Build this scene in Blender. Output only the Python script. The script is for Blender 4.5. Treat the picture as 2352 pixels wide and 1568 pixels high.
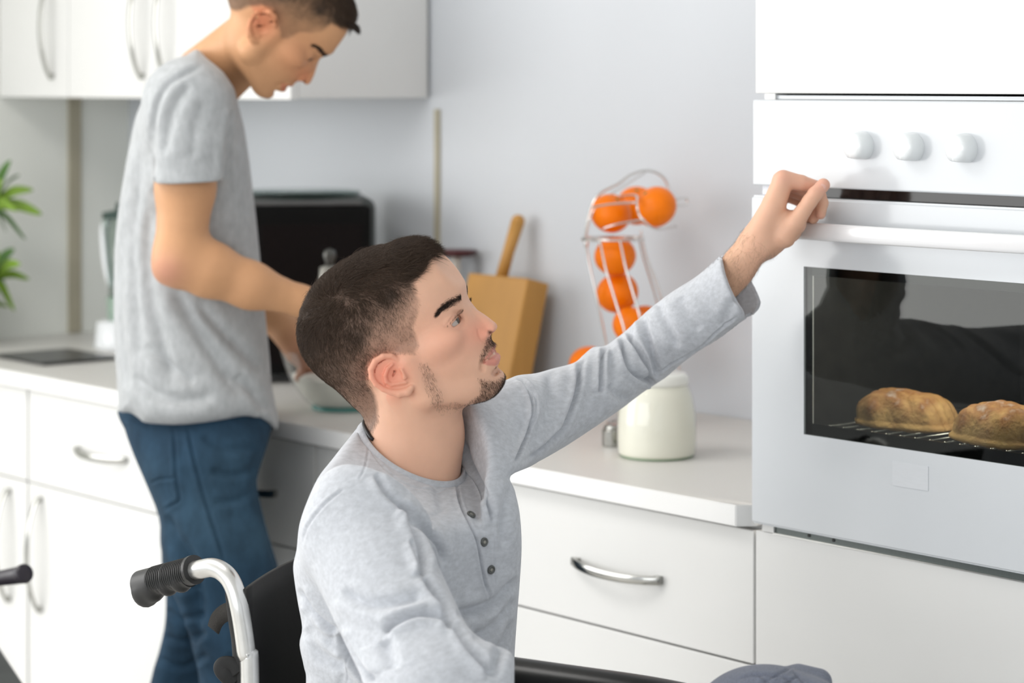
import bpy, bmesh, math, random
import numpy as np
from mathutils import Matrix, Vector

random.seed(7)
RNG = np.random.default_rng(7)
for o in list(bpy.data.objects):
    bpy.data.objects.remove(o, do_unlink=True)
SC = bpy.context.scene
COL = SC.collection

# ---------------------------------------------------------------- camera, world, lights
F = 5553.0                       # focal length in pixels of the 2352 px wide frame
CAM = (2.364, -2.465, 1.494)     # kitchen frame: x along the cabinet run, y into the wall, z up
GAM = math.radians(49.55)
cg, sg = math.cos(GAM), math.sin(GAM)
cam_d = bpy.data.cameras.new('camera')
cam = bpy.data.objects.new('camera', cam_d)
COL.objects.link(cam)
cam.location = CAM
cam.rotation_euler = (math.radians(90), 0, GAM)
cam_d.lens = 85.0
cam_d.sensor_width = 36.0
cam_d.shift_y = -594.0 / 2352.0
cam_d.dof.use_dof = True
cam_d.dof.focus_distance = 2.95
cam_d.dof.aperture_fstop = 4.4
SC.camera = cam

SC.view_settings.view_transform = 'Standard'
SC.view_settings.look = 'None'
SC.view_settings.gamma = 1.0
SC.view_settings.use_curve_mapping = False
SC.view_settings.exposure = -0.06

wd = bpy.data.worlds.new('world')
SC.world = wd
wd.use_nodes = True
bgn = wd.node_tree.nodes['Background']
bgn.inputs[0].default_value = (0.93, 0.97, 1.0, 1)
bgn.inputs[1].default_value = 1.04


def area(name, loc, target, size, size_y, power, col=(1, 1, 1)):
    d = bpy.data.lights.new(name, 'AREA')
    d.shape = 'RECTANGLE'
    d.size, d.size_y = size, size_y
    d.energy = power
    d.color = col
    o = bpy.data.objects.new(name, d)
    COL.objects.link(o)
    o.location = loc
    v = Vector(target) - Vector(loc)
    o.rotation_euler = v.to_track_quat('-Z', 'Y').to_euler()
    return o


# daylight from the glazed side of the room (left) and from the patio windows behind the camera
area('window_light', (-3.6, -3.0, 1.9), (-0.6, 0.2, 1.0), 3.6, 2.6, 122, (1.0, 0.985, 0.96))
area('patio_light', (0.7, -5.6, 2.1), (-0.9, 0.0, 1.1), 5.0, 2.8, 128, (0.97, 0.985, 1.0))

area('added_overhead_fill', (-0.9, -1.3, 2.57), (-0.9, -1.29, 0.0), 1.6, 0.8, 24, (1.0, 0.98, 0.95))  # overhead fill, added to brighten the left wall; no known fixture

# ---------------------------------------------------------------- coordinates


def c2k(P):
    """camera-aligned metres (right, depth, up from lens height) -> kitchen frame"""
    P = np.asarray(P, float)
    X, Y, Z = P[..., 0], P[..., 1], P[..., 2]
    return np.stack([CAM[0] + X * cg - Y * sg, CAM[1] + X * sg + Y * cg, CAM[2] + Z], -1)


def k2c(P):
    P = np.asarray(P, float)
    x, y, z = P[..., 0] - CAM[0], P[..., 1] - CAM[1], P[..., 2] - CAM[2]
    return np.stack([x * cg + y * sg, -x * sg + y * cg, z], -1)


def pt(px, py, Y):
    return np.array([(px - 1176.0) * Y / F, Y, -(py - 190.0) * Y / F])


def W(px, py, Y):
    return tuple(float(v) for v in c2k(pt(px, py, Y)))


def on_y(px, py, yk):
    t = (px - 1176.0) / F
    return W(px, py, (yk - CAM[1]) / (cg + sg * t))


def on_z(px, py, zk):
    return W(px, py, (CAM[2] - zk) * F / (py - 190.0))


# ---------------------------------------------------------------- materials
MATS = {}


def mat(name, col=(0.8, 0.8, 0.8), rough=0.5, metal=0.0, spec=0.5, coat=0.0, trans=0.0, ior=1.45,
        noise=None, bump=None, attr=None, sss=0.0, emit=None, aniso=None, sheen=0.0):
    if name in MATS:
        return MATS[name]
    m = bpy.data.materials.new(name)
    m.use_nodes = True
    nt = m.node_tree
    b = nt.nodes['Principled BSDF']
    L = nt.links.new
    b.inputs['Base Color'].default_value = (*col, 1)
    b.inputs['Roughness'].default_value = rough
    b.inputs['Metallic'].default_value = metal
    b.inputs['Specular IOR Level'].default_value = spec
    b.inputs['Coat Weight'].default_value = coat
    b.inputs['Coat Roughness'].default_value = 0.08
    b.inputs['Transmission Weight'].default_value = trans
    b.inputs['IOR'].default_value = ior
    if sheen:
        b.inputs['Sheen Weight'].default_value = sheen
    if sss:
        b.inputs['Subsurface Weight'].default_value = sss
        b.inputs['Subsurface Radius'].default_value = (0.008, 0.003, 0.0015)
        b.inputs['Subsurface Scale'].default_value = 1.0
    if emit:
        b.inputs['Emission Color'].default_value = (*emit[0], 1)
        b.inputs['Emission Strength'].default_value = emit[1]
    tc = nt.nodes.new('ShaderNodeTexCoord')
    src = None
    if attr:
        a = nt.nodes.new('ShaderNodeAttribute')
        a.attribute_name = attr
        src = a.outputs['Color']
    if noise:      # (scale, amount, (sx,sy,sz), detail)
        mp = nt.nodes.new('ShaderNodeMapping')
        mp.inputs['Scale'].default_value = noise[2]
        if len(noise) > 4:
            mp.inputs['Rotation'].default_value = noise[4]
        L(tc.outputs['Object'], mp.inputs[0])
        n = nt.nodes.new('ShaderNodeTexNoise')
        n.inputs['Scale'].default_value = noise[0]
        n.inputs['Detail'].default_value = noise[3]
        n.inputs['Roughness'].default_value = 0.65
        L(mp.outputs[0], n.inputs['Vector'])
        mr = nt.nodes.new('ShaderNodeMapRange')
        mr.inputs[1].default_value = 0.3
        mr.inputs[2].default_value = 0.7
        mr.inputs[3].default_value = 1 - noise[1]
        mr.inputs[4].default_value = 1 + noise[1]
        L(n.outputs['Fac'], mr.inputs[0])
        mx = nt.nodes.new('ShaderNodeVectorMath')
        mx.operation = 'SCALE'
        if src is None:
            mx.inputs[0].default_value = col
        else:
            L(src, mx.inputs[0])
        L(mr.outputs[0], mx.inputs['Scale'])
        src = mx.outputs[0]
    if src is not None:
        L(src, b.inputs['Base Color'])
    if bump:       # (scale, strength, distance, (sx,sy,sz))
        mp = nt.nodes.new('ShaderNodeMapping')
        mp.inputs['Scale'].default_value = bump[3] if len(bump) > 3 else (1, 1, 1)
        L(tc.outputs['Object'], mp.inputs[0])
        n = nt.nodes.new('ShaderNodeTexNoise')
        n.inputs['Scale'].default_value = bump[0]
        n.inputs['Detail'].default_value = 3
        L(mp.outputs[0], n.inputs['Vector'])
        bp = nt.nodes.new('ShaderNodeBump')
        bp.inputs['Strength'].default_value = bump[1]
        bp.inputs['Distance'].default_value = bump[2]
        L(n.outputs['Fac'], bp.inputs['Height'])
        L(bp.outputs[0], b.inputs['Normal'])
    MATS[name] = m
    return m


# ---------------------------------------------------------------- object helpers
def tag(o, label=None, cat=None, group=None, kind=None):
    if label: o['label'] = label
    if cat: o['category'] = cat
    if group: o['group'] = group
    if kind: o['kind'] = kind
    return o


def empty(name, loc=(0, 0, 0), rz=0.0, label=None, cat=None, group=None, kind=None):
    o = bpy.data.objects.new(name, None)
    o.empty_display_size = 0.05
    COL.objects.link(o)
    o.location = loc
    o.rotation_euler = (0, 0, rz)
    return tag(o, label, cat, group, kind)


def link_mesh(name, me, m=None, parent=None, smooth=True, world=False):
    """geometry given in the parent's local frame; world=True means kitchen coordinates"""
    o = bpy.data.objects.new(name, me)
    COL.objects.link(o)
    if m: me.materials.append(m)
    if smooth:
        me.polygons.foreach_set('use_smooth', [True] * len(me.polygons))
    if parent is not None:
        o.parent = parent
        if world:
            mw = Matrix.Identity(4)
            chain = []
            p = parent
            while p is not None:
                chain.append(p)
                p = p.parent
            for p in reversed(chain):
                mw = mw @ p.matrix_parent_inverse @ Matrix.LocRotScale(p.location, p.rotation_euler, p.scale)
            o.matrix_parent_inverse = mw.inverted()
    return o


def obj(name, bm, m=None, parent=None, smooth=False, world=False):
    me = bpy.data.meshes.new(name)
    bmesh.ops.recalc_face_normals(bm, faces=bm.faces)
    bm.to_mesh(me)
    bm.free()
    return link_mesh(name, me, m, parent, smooth, world)


def box(bm, x0, x1, y0, y1, z0, z1, bev=0.0, seg=2, mtx=None):
    r = bmesh.ops.create_cube(bm, size=1.0)
    vs = r['verts']
    for v in vs:
        v.co = Vector(((x0 + x1) / 2 + v.co.x * (x1 - x0), (y0 + y1) / 2 + v.co.y * (y1 - y0), (z0 + z1) / 2 + v.co.z * (z1 - z0)))
    if bev > 0:
        es = list({e for v in vs for e in v.link_edges})
        g = bmesh.ops.bevel(bm, geom=es, offset=bev, segments=seg, profile=0.5, affect='EDGES')
        vs = list({v for f in g['faces'] for v in f.verts} | {v for v in vs if v.is_valid})
    if mtx is not None:
        bmesh.ops.transform(bm, matrix=mtx, verts=[v for v in vs if v.is_valid])
    return bm


def boxo(name, x0, x1, y0, y1, z0, z1, m, parent=None, bev=0.0, seg=2, world=False, smooth=False):
    bm = bmesh.new()
    box(bm, x0, x1, y0, y1, z0, z1, bev, seg)
    return obj(name, bm, m, parent, smooth, world)


def spline(pts, n=8, closed=False):
    """Catmull-Rom through pts"""
    P = np.asarray(pts, float)
    if len(P) < 3:
        return P
    out = []
    N = len(P)
    rng = range(N) if closed else range(N - 1)
    for i in rng:
        if closed:
            p0, p1, p2, p3 = P[i - 1], P[i], P[(i + 1) % N], P[(i + 2) % N]
        else:
            p0, p1, p2, p3 = P[max(i - 1, 0)], P[i], P[i + 1], P[min(i + 2, N - 1)]
        for t in np.linspace(0, 1, n, endpoint=False):
            out.append(0.5 * ((2 * p1) + (-p0 + p2) * t + (2 * p0 - 5 * p1 + 4 * p2 - p3) * t * t + (-p0 + 3 * p1 - 3 * p2 + p3) * t ** 3))
    if not closed:
        out.append(P[-1])
    return np.array(out)


def tube(bm, pts, r, seg=10, closed=False, sy=1.0, up=None, caps=True):
    """sweep a circle (or ellipse, sy) along pts; r scalar or list"""
    P = [Vector(p) for p in pts]
    n = len(P)
    R = [r] * n if np.isscalar(r) else list(r)
    rings = []
    ref = Vector(up) if up is not None else None
    prev = None
    for i in range(n):
        if closed:
            t = P[(i + 1) % n] - P[i - 1]
        else:
            t = P[min(i + 1, n - 1)] - P[max(i - 1, 0)]
        t.normalize()
        if prev is None:
            a = ref if ref is not None else (Vector((0, 0, 1)) if abs(t.z) < 0.9 else Vector((1, 0, 0)))
        else:
            a = ref if ref is not None else prev
        u = (a - t * a.dot(t)).normalized()
        v = t.cross(u)
        prev = u
        rings.append([bm.verts.new(P[i] + u * (R[i] * math.cos(2 * math.pi * k / seg)) + v * (R[i] * sy * math.sin(2 * math.pi * k / seg))) for k in range(seg)])
    m = n if closed else n - 1
    for i in range(m):
        A, B = rings[i], rings[(i + 1) % n]
        for k in range(seg):
            bm.faces.new((A[k], A[(k + 1) % seg], B[(k + 1) % seg], B[k]))
    if not closed and caps:
        bm.faces.new(rings[0][::-1])
        bm.faces.new(rings[-1])
    return bm


def lathe(bm, prof, seg=32, c=(0, 0, 0), cap=True):
    """prof: list of (r, z)"""
    rings = []
    for r, z in prof:
        if r < 1e-6:
            rings.append([bm.verts.new((c[0], c[1], c[2] + z))])
        else:
            rings.append([bm.verts.new((c[0] + r * math.cos(2 * math.pi * k / seg), c[1] + r * math.sin(2 * math.pi * k / seg), c[2] + z)) for k in range(seg)])
    for A, B in zip(rings[:-1], rings[1:]):
        for k in range(seg):
            k2 = (k + 1) % seg
            if len(A) == 1 and len(B) == 1: continue
            if len(A) == 1: bm.faces.new((A[0], B[k], B[k2]))
            elif len(B) == 1: bm.faces.new((A[k], A[k2], B[0]))
            else: bm.faces.new((A[k], A[k2], B[k2], B[k]))
    return bm


def copy_tree(o, parent=None):
    c = o.copy()
    COL.objects.link(c)
    if parent is not None:
        c.parent = parent
    for ch in [x for x in bpy.data.objects if x.parent == o]:
        copy_tree(ch, c)
    return c


def auto_smooth(o, ang=35):
    me = o.data
    me.polygons.foreach_set('use_smooth', [True] * len(me.polygons))
    bm = bmesh.new()
    bm.from_mesh(me)
    for e in bm.edges:
        if len(e.link_faces) == 2 and e.calc_face_angle(0) > math.radians(ang):
            e.smooth = False
    bm.to_mesh(me)
    bm.free()
    return o
# ================================================================ materials of the room
M_wall = mat('wall_paint', (0.60, 0.625, 0.66), 0.42, spec=0.4, noise=(1.5, 0.012, (1, 1, 1), 2), bump=(60, 0.03, 0.001))
M_wall2 = mat('wall_plain', (0.80, 0.80, 0.78), 0.7, noise=(2, 0.02, (1, 1, 1), 2))
M_ceil = mat('ceiling_white', (0.85, 0.85, 0.84), 0.8, noise=(3, 0.01, (1, 1, 1), 2))
M_floor = mat('floor_tile', (0.62, 0.60, 0.57), 0.35, noise=(4, 0.05, (1, 1, 1), 3))
M_lam = mat('white_laminate', (0.75, 0.75, 0.737), 0.32, spec=0.45, noise=(5, 0.008, (1, 1, 1), 2))
M_top = mat('worktop_laminate', (0.665, 0.65, 0.62), 0.42, noise=(240, 0.02, (1, 1, 1), 2))
M_edge = mat('worktop_edge', (0.84, 0.84, 0.83), 0.3, noise=(5, 0.01, (1, 1, 1), 2))
M_trim = mat('beige_strip', (0.42, 0.385, 0.29), 0.5, noise=(8, 0.05, (1, 1, 1), 2))
M_chrome = mat('chrome', (0.42, 0.42, 0.40), 0.16, metal=1.0, noise=(20, 0.03, (1, 1, 1), 2))
M_steel = mat('brushed_steel', (0.62, 0.62, 0.60), 0.3, metal=1.0, noise=(30, 0.05, (1, 1, 6), 2))
M_alu = mat('grey_aluminium', (0.13, 0.15, 0.145), 0.4, metal=0.3, noise=(30, 0.05, (6, 1, 1), 2))
M_enamel = mat('white_enamel', (0.635, 0.66, 0.685), 0.16, spec=0.5, coat=0.15, noise=(3, 0.006, (1, 1, 1), 2))
M_black = mat('black_gloss', (0.006, 0.006, 0.007), 0.1, noise=(10, 0.1, (1, 1, 1), 2))
M_blackm = mat('black_plastic', (0.013, 0.013, 0.014), 0.42, noise=(40, 0.1, (1, 1, 1), 2))
M_dark = mat('dark_gap', (0.02, 0.02, 0.02), 0.6, noise=(10, 0.1, (1, 1, 1), 2))


def struct(name, bm, m, parent=None):
    return tag(obj(name, bm, m, parent), kind='structure')


def slab(name, *a, m):
    bm = bmesh.new()
    box(bm, *a)
    return struct(name, bm, m)


slab('wall_back', -2.80, 2.6, 0.62, 0.72, 0, 2.6, m=M_wall)
slab('wall_left', -2.80, -2.68, -0.6, 0.62, 0, 2.6, m=mat('pale_panel', (0.84, 0.85, 0.80), 0.5, noise=(3, 0.02, (1, 1, 1), 2)))
slab('floor', -6, 5, -7, 0.72, -0.06, 0, m=M_floor)
slab('ceiling', -6, 5, -7, 0.72, 2.6, 2.7, m=M_ceil)
slab('trim_1', -2.68, -2.672, 0.452, 0.484, 0.902, 1.46, m=M_trim)
slab('trim_2', -1.493, -1.479, 0.614, 0.62, 0.93, 1.44, m=M_trim)


# ================================================================ handles
def bow_handle(parent, c, L, horiz, out, name='handle'):
    """curved flat bow handle; c centre on the front plane (kitchen coords), bulging to -y"""
    pts = []
    for i in range(17):
        t = -1 + 2 * i / 16
        b = 0.006 + out * (1 - t * t) ** 0.8
        if horiz:
            pts.append((c[0] + t * L / 2, c[1] - b, c[2] - 0.004 * (1 - t * t)))
        else:
            pts.append((c[0], c[1] - b, c[2] + t * L / 2))
    bm = bmesh.new()
    n = len(pts)
    rings = []
    for i, p in enumerate(pts):
        a = Vector(pts[max(i - 1, 0)])
        b = Vector(pts[min(i + 1, n - 1)])
        t = (b - a).normalized()
        wv = Vector((0, 0, 1)) if horiz else Vector((1, 0, 0))
        nv = t.cross(wv).normalized()
        w, h = 0.0065, 0.0028
        P = Vector(p)
        rings.append([bm.verts.new(P + wv * (w * sx) + nv * (h * sy)) for sx, sy in ((-1, -0.5), (-0.6, -1), (0.6, -1), (1, -0.5), (1, 0.5), (0.6, 1), (-0.6, 1), (-1, 0.5))])
    for i in range(n - 1):
        for k in range(8):
            bm.faces.new((rings[i][k], rings[i][(k + 1) % 8], rings[i + 1][(k + 1) % 8], rings[i + 1][k]))
    bm.faces.new(rings[0]); bm.faces.new(rings[-1][::-1])
    for s in (-1, 1):
        q = (c[0] + s * (L / 2 - 0.006), c[2]) if horiz else (c[0], c[2] + s * (L / 2 - 0.006))
        box(bm, q[0] - 0.006, q[0] + 0.006, c[1] - 0.010, c[1] + 0.001, q[1] - 0.006, q[1] + 0.006, 0.001, 1)
    o = obj(name, bm, M_chrome, parent, world=True)
    auto_smooth(o, 40)
    o['label'] = 'curved chrome bow handle'
    return o


# ================================================================ base cabinets
WT = 0.9      # worktop height
FT = 0.866    # top of fronts


def base_cabinet(x0, x1, label, lower='door', hx=None, draw_h=0.675):
    r = empty('base_cabinet', ((x0 + x1) / 2, 0.3, 0), 0, label, 'cabinet', 'white base cabinets under the worktop')
    g = 0.0016
    bm = bmesh.new()
    box(bm, x0 + .001, x1 - .001, 0.021, 0.60, 0.10, 0.868)
    obj('carcass', bm, M_lam, r, world=True)
    boxo('plinth', x0 + .001, x1 - .001, 0.06, 0.075, 0.0, 0.10, M_lam, r, world=True)
    d = boxo('drawer_front', x0 + g, x1 - g, 0.0, 0.0195, draw_h + g, FT - 0.002, M_lam, r, 0.0012, 2, world=True)
    bow_handle(d, ((x0 + x1) / 2 + .017, 0.0, 0.766), 0.192, True, 0.020)
    if lower == 'door':
        d = boxo('door', x0 + g, x1 - g, 0.0, 0.0195, 0.105, draw_h - g, M_lam, r, 0.0012, 2, world=True)
        bow_handle(d, (hx, 0.0, 0.535), 0.235, False, 0.028)
    else:
        for (a, b) in ((0.39, draw_h), (0.105, 0.39)):
            d = boxo('drawer_front', x0 + g, x1 - g, 0.0, 0.0195, a + g, b - g, M_lam, r, 0.0012, 2, world=True)
            bow_handle(d, ((x0 + x1) / 2, 0.0, b - 0.1), 0.215, True, 0.024)
    return r


base_cabinet(-0.597, -0.002, 'white drawer cabinet beside the oven, in front of the milk jar', 'drawers')
base_cabinet(-1.052, -0.60, 'white base cabinet hidden mostly behind the seated man', 'door', -1.00)
base_cabinet(-1.505, -1.055, 'shaded base cabinet between the two men', 'door', -1.10)
base_cabinet(-2.057, -1.51, 'white base cabinet left of the standing man, drawer over door', 'door', -2.005)
base_cabinet(-2.657, -2.062, 'leftmost white base cabinet, below the hob', 'door', -2.135)

# worktop
bm = bmesh.new()
vs = [(-2.679, -0.02), (-0.019, -0.02), (-0.001, 0.004), (-0.001, 0.619), (-2.679, 0.619)]
lo = [bm.verts.new((x, y, 0.870)) for x, y in vs]
hi = [bm.verts.new((x, y, 0.900)) for x, y in vs]
bm.faces.new(hi); bm.faces.new(lo[::-1])
for i in range(5):
    bm.faces.new((lo[i], lo[(i + 1) % 5], hi[(i + 1) % 5], hi[i]))
bmesh.ops.bevel(bm, geom=[e for e in bm.edges], offset=0.0012, segments=2, affect='EDGES')
wt = obj('worktop', bm, M_top)
wt.data.materials.append(M_edge)
for p in wt.data.polygons:
    if abs(p.normal.z) < 0.7: p.material_index = 1
tag(wt, 'long white laminate kitchen worktop running behind both men', 'worktop')

# ================================================================ wall cabinets
UPX = [-1.51, -2.0, -2.363, -2.678]
UPL = ['rightmost white wall cabinet of the row, behind the standing man\'s head',
       'middle white wall cabinet, handle just left of the standing man\'s shoulder',
       'leftmost white wall cabinet, cut by the left picture edge']
UPH = [-1.95, -2.05, -2.43]
for i in range(3):
    x1, x0 = UPX[i], UPX[i + 1]
    r = empty('wall_cabinet', ((x0 + x1) / 2, 0.45, 1.463), 0, UPL[i], 'cabinet', 'white wall cabinets in a row')
    boxo('carcass', x0 + .0005, x1 - .0005, 0.291, 0.612, 1.463, 2.3, M_lam, r, 0.001, 1, world=True)
    d = boxo('door', x0 + .0012, x1 - .0012, 0.27, 0.2895, 1.461, 2.3, M_lam, r, 0.0012, 2, world=True)
    bow_handle(d, (UPH[i], 0.27, 1.62), 0.235, False, 0.028)

# ================================================================ tall oven housing
T = empty('tall_cabinet', (0.3, 0.3, 0), 0, 'tall white cabinet housing the oven at the right', 'cabinet')
bm = bmesh.new()
box(bm, 0.001, 0.018, 0.0215, 0.60, 0.1, 2.3)
box(bm, 0.582, 0.599, 0.0215, 0.60, 0.1, 2.3)
box(bm, 0.018, 0.582, 0.03, 0.60, 1.482, 1.498)
box(bm, 0.018, 0.582, 0.02, 0.60, 0.850, 0.864)
box(bm, 0.018, 0.582, 0.59, 0.60, 0.1, 2.3)
obj('carcass', bm, M_lam, T, world=True)
boxo('door', 0.0005, 0.5985, 0.0, 0.0195, 1.4795, 2.3, M_lam, T, 0.001, 2, world=True)
boxo('lower_front', 0.0005, 0.5985, 0.0, 0.0195, 0.105, 0.8655, M_lam, T, 0.0012, 2, world=True)
boxo('plinth', 0.0, 0.6, 0.06, 0.075, 0, 0.1, M_lam, T, world=True)

# ================================================================ oven
O = empty('built_in_oven', (0.3, 0.3, 0.868), 0, 'white built-in oven with dark window and three round knobs', 'oven')
# control panel 1.350-1.471
cp = boxo('control_panel', 0.0, 0.597, -0.006, 0.0205, 1.3505, 1.4705, M_enamel, O, 0.0025, 3, world=True, smooth=False)
# strip profiles between panel and cabinet door above
boxo('top_rail', 0.016, 0.585, 0.006, 0.03, 1.4712, 1.4765, M_enamel, O, world=True)
boxo('rail_end', 0.016, 0.036, 0.002, 0.028, 1.4708, 1.4790, M_lam, O, world=True)
# housing body around the cavity (hollow)
bm = bmesh.new()
box(bm, 0.022, 0.040, 0.02, 0.56, 0.872, 1.468)
box(bm, 0.560, 0.578, 0.02, 0.56, 0.872, 1.468)
box(bm, 0.022, 0.578, 0.545, 0.56, 0.872, 1.468)
box(bm, 0.022, 0.578, 0.02, 0.56, 0.872, 0.93)
box(bm, 0.022, 0.578, 0.022, 0.56, 1.325, 1.468)
M_cav = mat('oven_cavity', (0.045, 0.045, 0.045), 0.35, noise=(40, 0.2, (1, 1, 1), 2))
obj('cavity', bm, M_cav, O, world=True)
# dark ventilation gap between panel and door
boxo('vent_strip', 0.02, 0.595, 0.004, 0.022, 1.3375, 1.3515, M_black, O, world=True)
boxo('vent_bracket', 0.012, 0.040, 0.002, 0.018, 1.3375, 1.3510, mat('pale_plastic', (.75, .76, .8), .4, noise=(900, .15, (1, 1, 1), 2)), O, world=True)
# knobs
for i, kx in enumerate((0.2035, 0.290, 0.3775)):
    zc = 1.494 - (337 + i * 3 - 190) / (F / on_y(1975 + i * 116, 337, -0.02)[0]) * 0 - 0.0
    zc = 1.4095
    bm = bmesh.new()
    ang = -0.12
    prof = [(0.0, 0.024), (0.010, 0.0238), (0.0152, 0.0225), (0.0180, 0.0190), (0.0192, 0.013), (0.0198, 0.006), (0.0200, 0.0)]
    seg = 48
    rings = []
    for rr, h in prof:
        if rr == 0:
            rings.append([bm.verts.new((0, 0, h))])
            continue
        ring = []
        for k in range(seg):
            a = 2 * math.pi * k / seg
            x, y = rr * math.cos(a), rr * math.sin(a)
            y = max(y, -0.0168)                      # flattened foot of the knob
            ring.append(bm.verts.new((x, y, h)))
        rings.append(ring)
    for A, B in zip(rings[:-1], rings[1:]):
        for k in range(seg):
            k2 = (k + 1) % seg
            if len(A) == 1: bm.faces.new((A[0], B[k], B[k2]))
            else: bm.faces.new((A[k], A[k2], B[k2], B[k]))
    bmesh.ops.transform(bm, matrix=Matrix.Translation((kx, -0.006, zc)) @ Matrix.Rotation(math.pi / 2, 4, 'X') @ Matrix.Rotation(ang, 4, 'Z'), verts=bm.verts)
    auto_smooth(obj('knob', bm, mat('knob_white', (0.84, 0.87, 0.88), 0.16, coat=0.6, noise=(3, .006, (1, 1, 1), 2)), O, world=True), 50)
    mk = bmesh.new(); box(mk, kx - 0.0265, kx - 0.0250, -0.0062, -0.0055, zc - 0.001, zc + 0.003)
    if i == 2:
        o = obj('knob_mark', mk, M_dark, O, world=True)
    else:
        mk.free()

# door: frame of four sides around the window, 0.878 - 1.337
wx0, wx1, wz0, wz1 = 0.1065, 0.4905, 1.0135, 1.243
D = empty('door', (0.3, -0.01, 0.878))
D.parent = O
D.matrix_parent_inverse = Matrix.Translation(O.location).inverted()
bm = bmesh.new()
y0, y1 = -0.016, 0.004
xs = [0.0055, wx0, wx1, 0.597]
zs = [0.8785, wz0, wz1, 1.3370]
grid = {}
for yy in (y0, y1):
    for i, x in enumerate(xs):
        for j, z in enumerate(zs):
            grid[(i, j, yy)] = bm.verts.new((x, yy, z))
for i in range(3):
    for j in range(3):
        if i == 1 and j == 1: continue
        bm.faces.new([grid[k] for k in ((i, j, y0), (i + 1, j, y0), (i + 1, j + 1, y0), (i, j + 1, y0))])
        bm.faces.new([grid[k] for k in ((i, j, y1), (i, j + 1, y1), (i + 1, j + 1, y1), (i + 1, j, y1))])
def side(a, b):
    bm.faces.new([grid[(*a, y0)], grid[(*b, y0)], grid[(*b, y1)], grid[(*a, y1)]])
for i in range(3):
    side((i, 0), (i + 1, 0)); side((i, 3), (i + 1, 3)); side((0, i), (0, i + 1)); side((3, i), (3, i + 1))
for a, b in (((1, 1), (2, 1)), ((2, 1), (2, 2)), ((2, 2), (1, 2)), ((1, 2), (1, 1))):
    side(a, b)
bmesh.ops.recalc_face_normals(bm, faces=bm.faces)
oe = [e for e in bm.edges if len(e.link_faces) == 2 and e.calc_face_angle(0) > 1 and all(v.co.x < 0.006 or v.co.z < 0.879 or v.co.z > 1.336 or abs(v.co.x - .597) < .001 for v in e.verts)]
bmesh.ops.bevel(bm, geom=oe, offset=0.0035, segments=3, affect='EDGES')
auto_smooth(obj('door_panel', bm, M_enamel, D, world=True), 30)

def schlick(nt, f0):
    lw = nt.nodes.new('ShaderNodeLayerWeight'); lw.inputs['Blend'].default_value = 0.5
    pw = nt.nodes.new('ShaderNodeMath'); pw.operation = 'POWER'; pw.inputs[1].default_value = 5.0
    ma = nt.nodes.new('ShaderNodeMath'); ma.operation = 'MULTIPLY_ADD'
    ma.inputs[1].default_value = 1 - f0; ma.inputs[2].default_value = f0
    nt.links.new(lw.outputs['Facing'], pw.inputs[0]); nt.links.new(pw.outputs[0], ma.inputs[0])
    return ma


gm = bpy.data.materials.new('tinted_oven_glass')
gm.use_nodes = True
nt = gm.node_tree
for n in list(nt.nodes):
    if n.type != 'OUTPUT_MATERIAL': nt.nodes.remove(n)
tr = nt.nodes.new('ShaderNodeBsdfTransparent'); tr.inputs[0].default_value = (0.58, 0.60, 0.58, 1)
gl = nt.nodes.new('ShaderNodeBsdfGlossy'); gl.inputs['Roughness'].default_value = 0.0
fr = schlick(nt, 0.036)
mx = nt.nodes.new('ShaderNodeMixShader')
nt.links.new(fr.outputs[0], mx.inputs[0]); nt.links.new(tr.outputs[0], mx.inputs[1]); nt.links.new(gl.outputs[0], mx.inputs[2])
nt.links.new(mx.outputs[0], [n for n in nt.nodes if n.type == 'OUTPUT_MATERIAL'][0].inputs[0])
MATS['glassdoor'] = gm
o = boxo('window_glass', wx0 - .001, wx1 + .001, -0.0152, -0.0122, wz0 - .001, wz1 + .001, gm, D, world=True)
o['label'] = 'dark tinted oven window glass'
# black printed rim inside the glass
bm = bmesh.new()
r0 = 0.012
for a in ((wx0, wx0 + r0, wz0, wz1), (wx1 - r0, wx1, wz0, wz1), (wx0, wx1, wz1 - r0, wz1), (wx0, wx1, wz0, wz0 + r0 * 1.3)):
    box(bm, a[0], a[1], -0.0119, -0.0112, a[2], a[3])
obj('window_rim', bm, M_black, D, world=True)
# handle: shallow bowed bar with rounded ends
bm = bmesh.new()
hz = 1.2945
n = 40
rings = []
for i in range(n + 1):
    t = i / n
    x = 0.072 + t * (0.525 - 0.072)
    e = min(t, 1 - t) * (0.525 - 0.072)
    k = 1.0 if e > 0.02 else math.sqrt(max(1 - (1 - e / 0.02) ** 2, 0.02))
    bow = -0.046 - 0.010 * math.sin(math.pi * t)
    hh = 0.0118 * (0.35 + 0.65 * k)
    th = 0.0062 * (0.35 + 0.65 * k)
    ring = []
    for q in range(20):
        a = 2 * math.pi * q / 20
        c, s = math.cos(a), math.sin(a)
        ring.append(bm.verts.new((x, bow + th * math.copysign(abs(c) ** 0.6, c), hz + hh * math.copysign(abs(s) ** 0.6, s))))
    rings.append(ring)
for A, B in zip(rings[:-1], rings[1:]):
    for q in range(20):
        bm.faces.new((A[q], A[(q + 1) % 20], B[(q + 1) % 20], B[q]))
bm.faces.new(rings[0][::-1]); bm.faces.new(rings[-1])
for x in (0.098, 0.499):
    box(bm, x - 0.014, x + 0.014, -0.048, -0.0155, hz - 0.008, hz + 0.008, 0.004, 3)
hd = obj('door_handle', bm, mat('handle_white', (0.80, 0.80, 0.81), 0.18, coat=.5, noise=(3, .006, (1, 1, 1), 2)), D, world=True, smooth=True)
hd['label'] = 'glossy white bowed bar handle'
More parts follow.
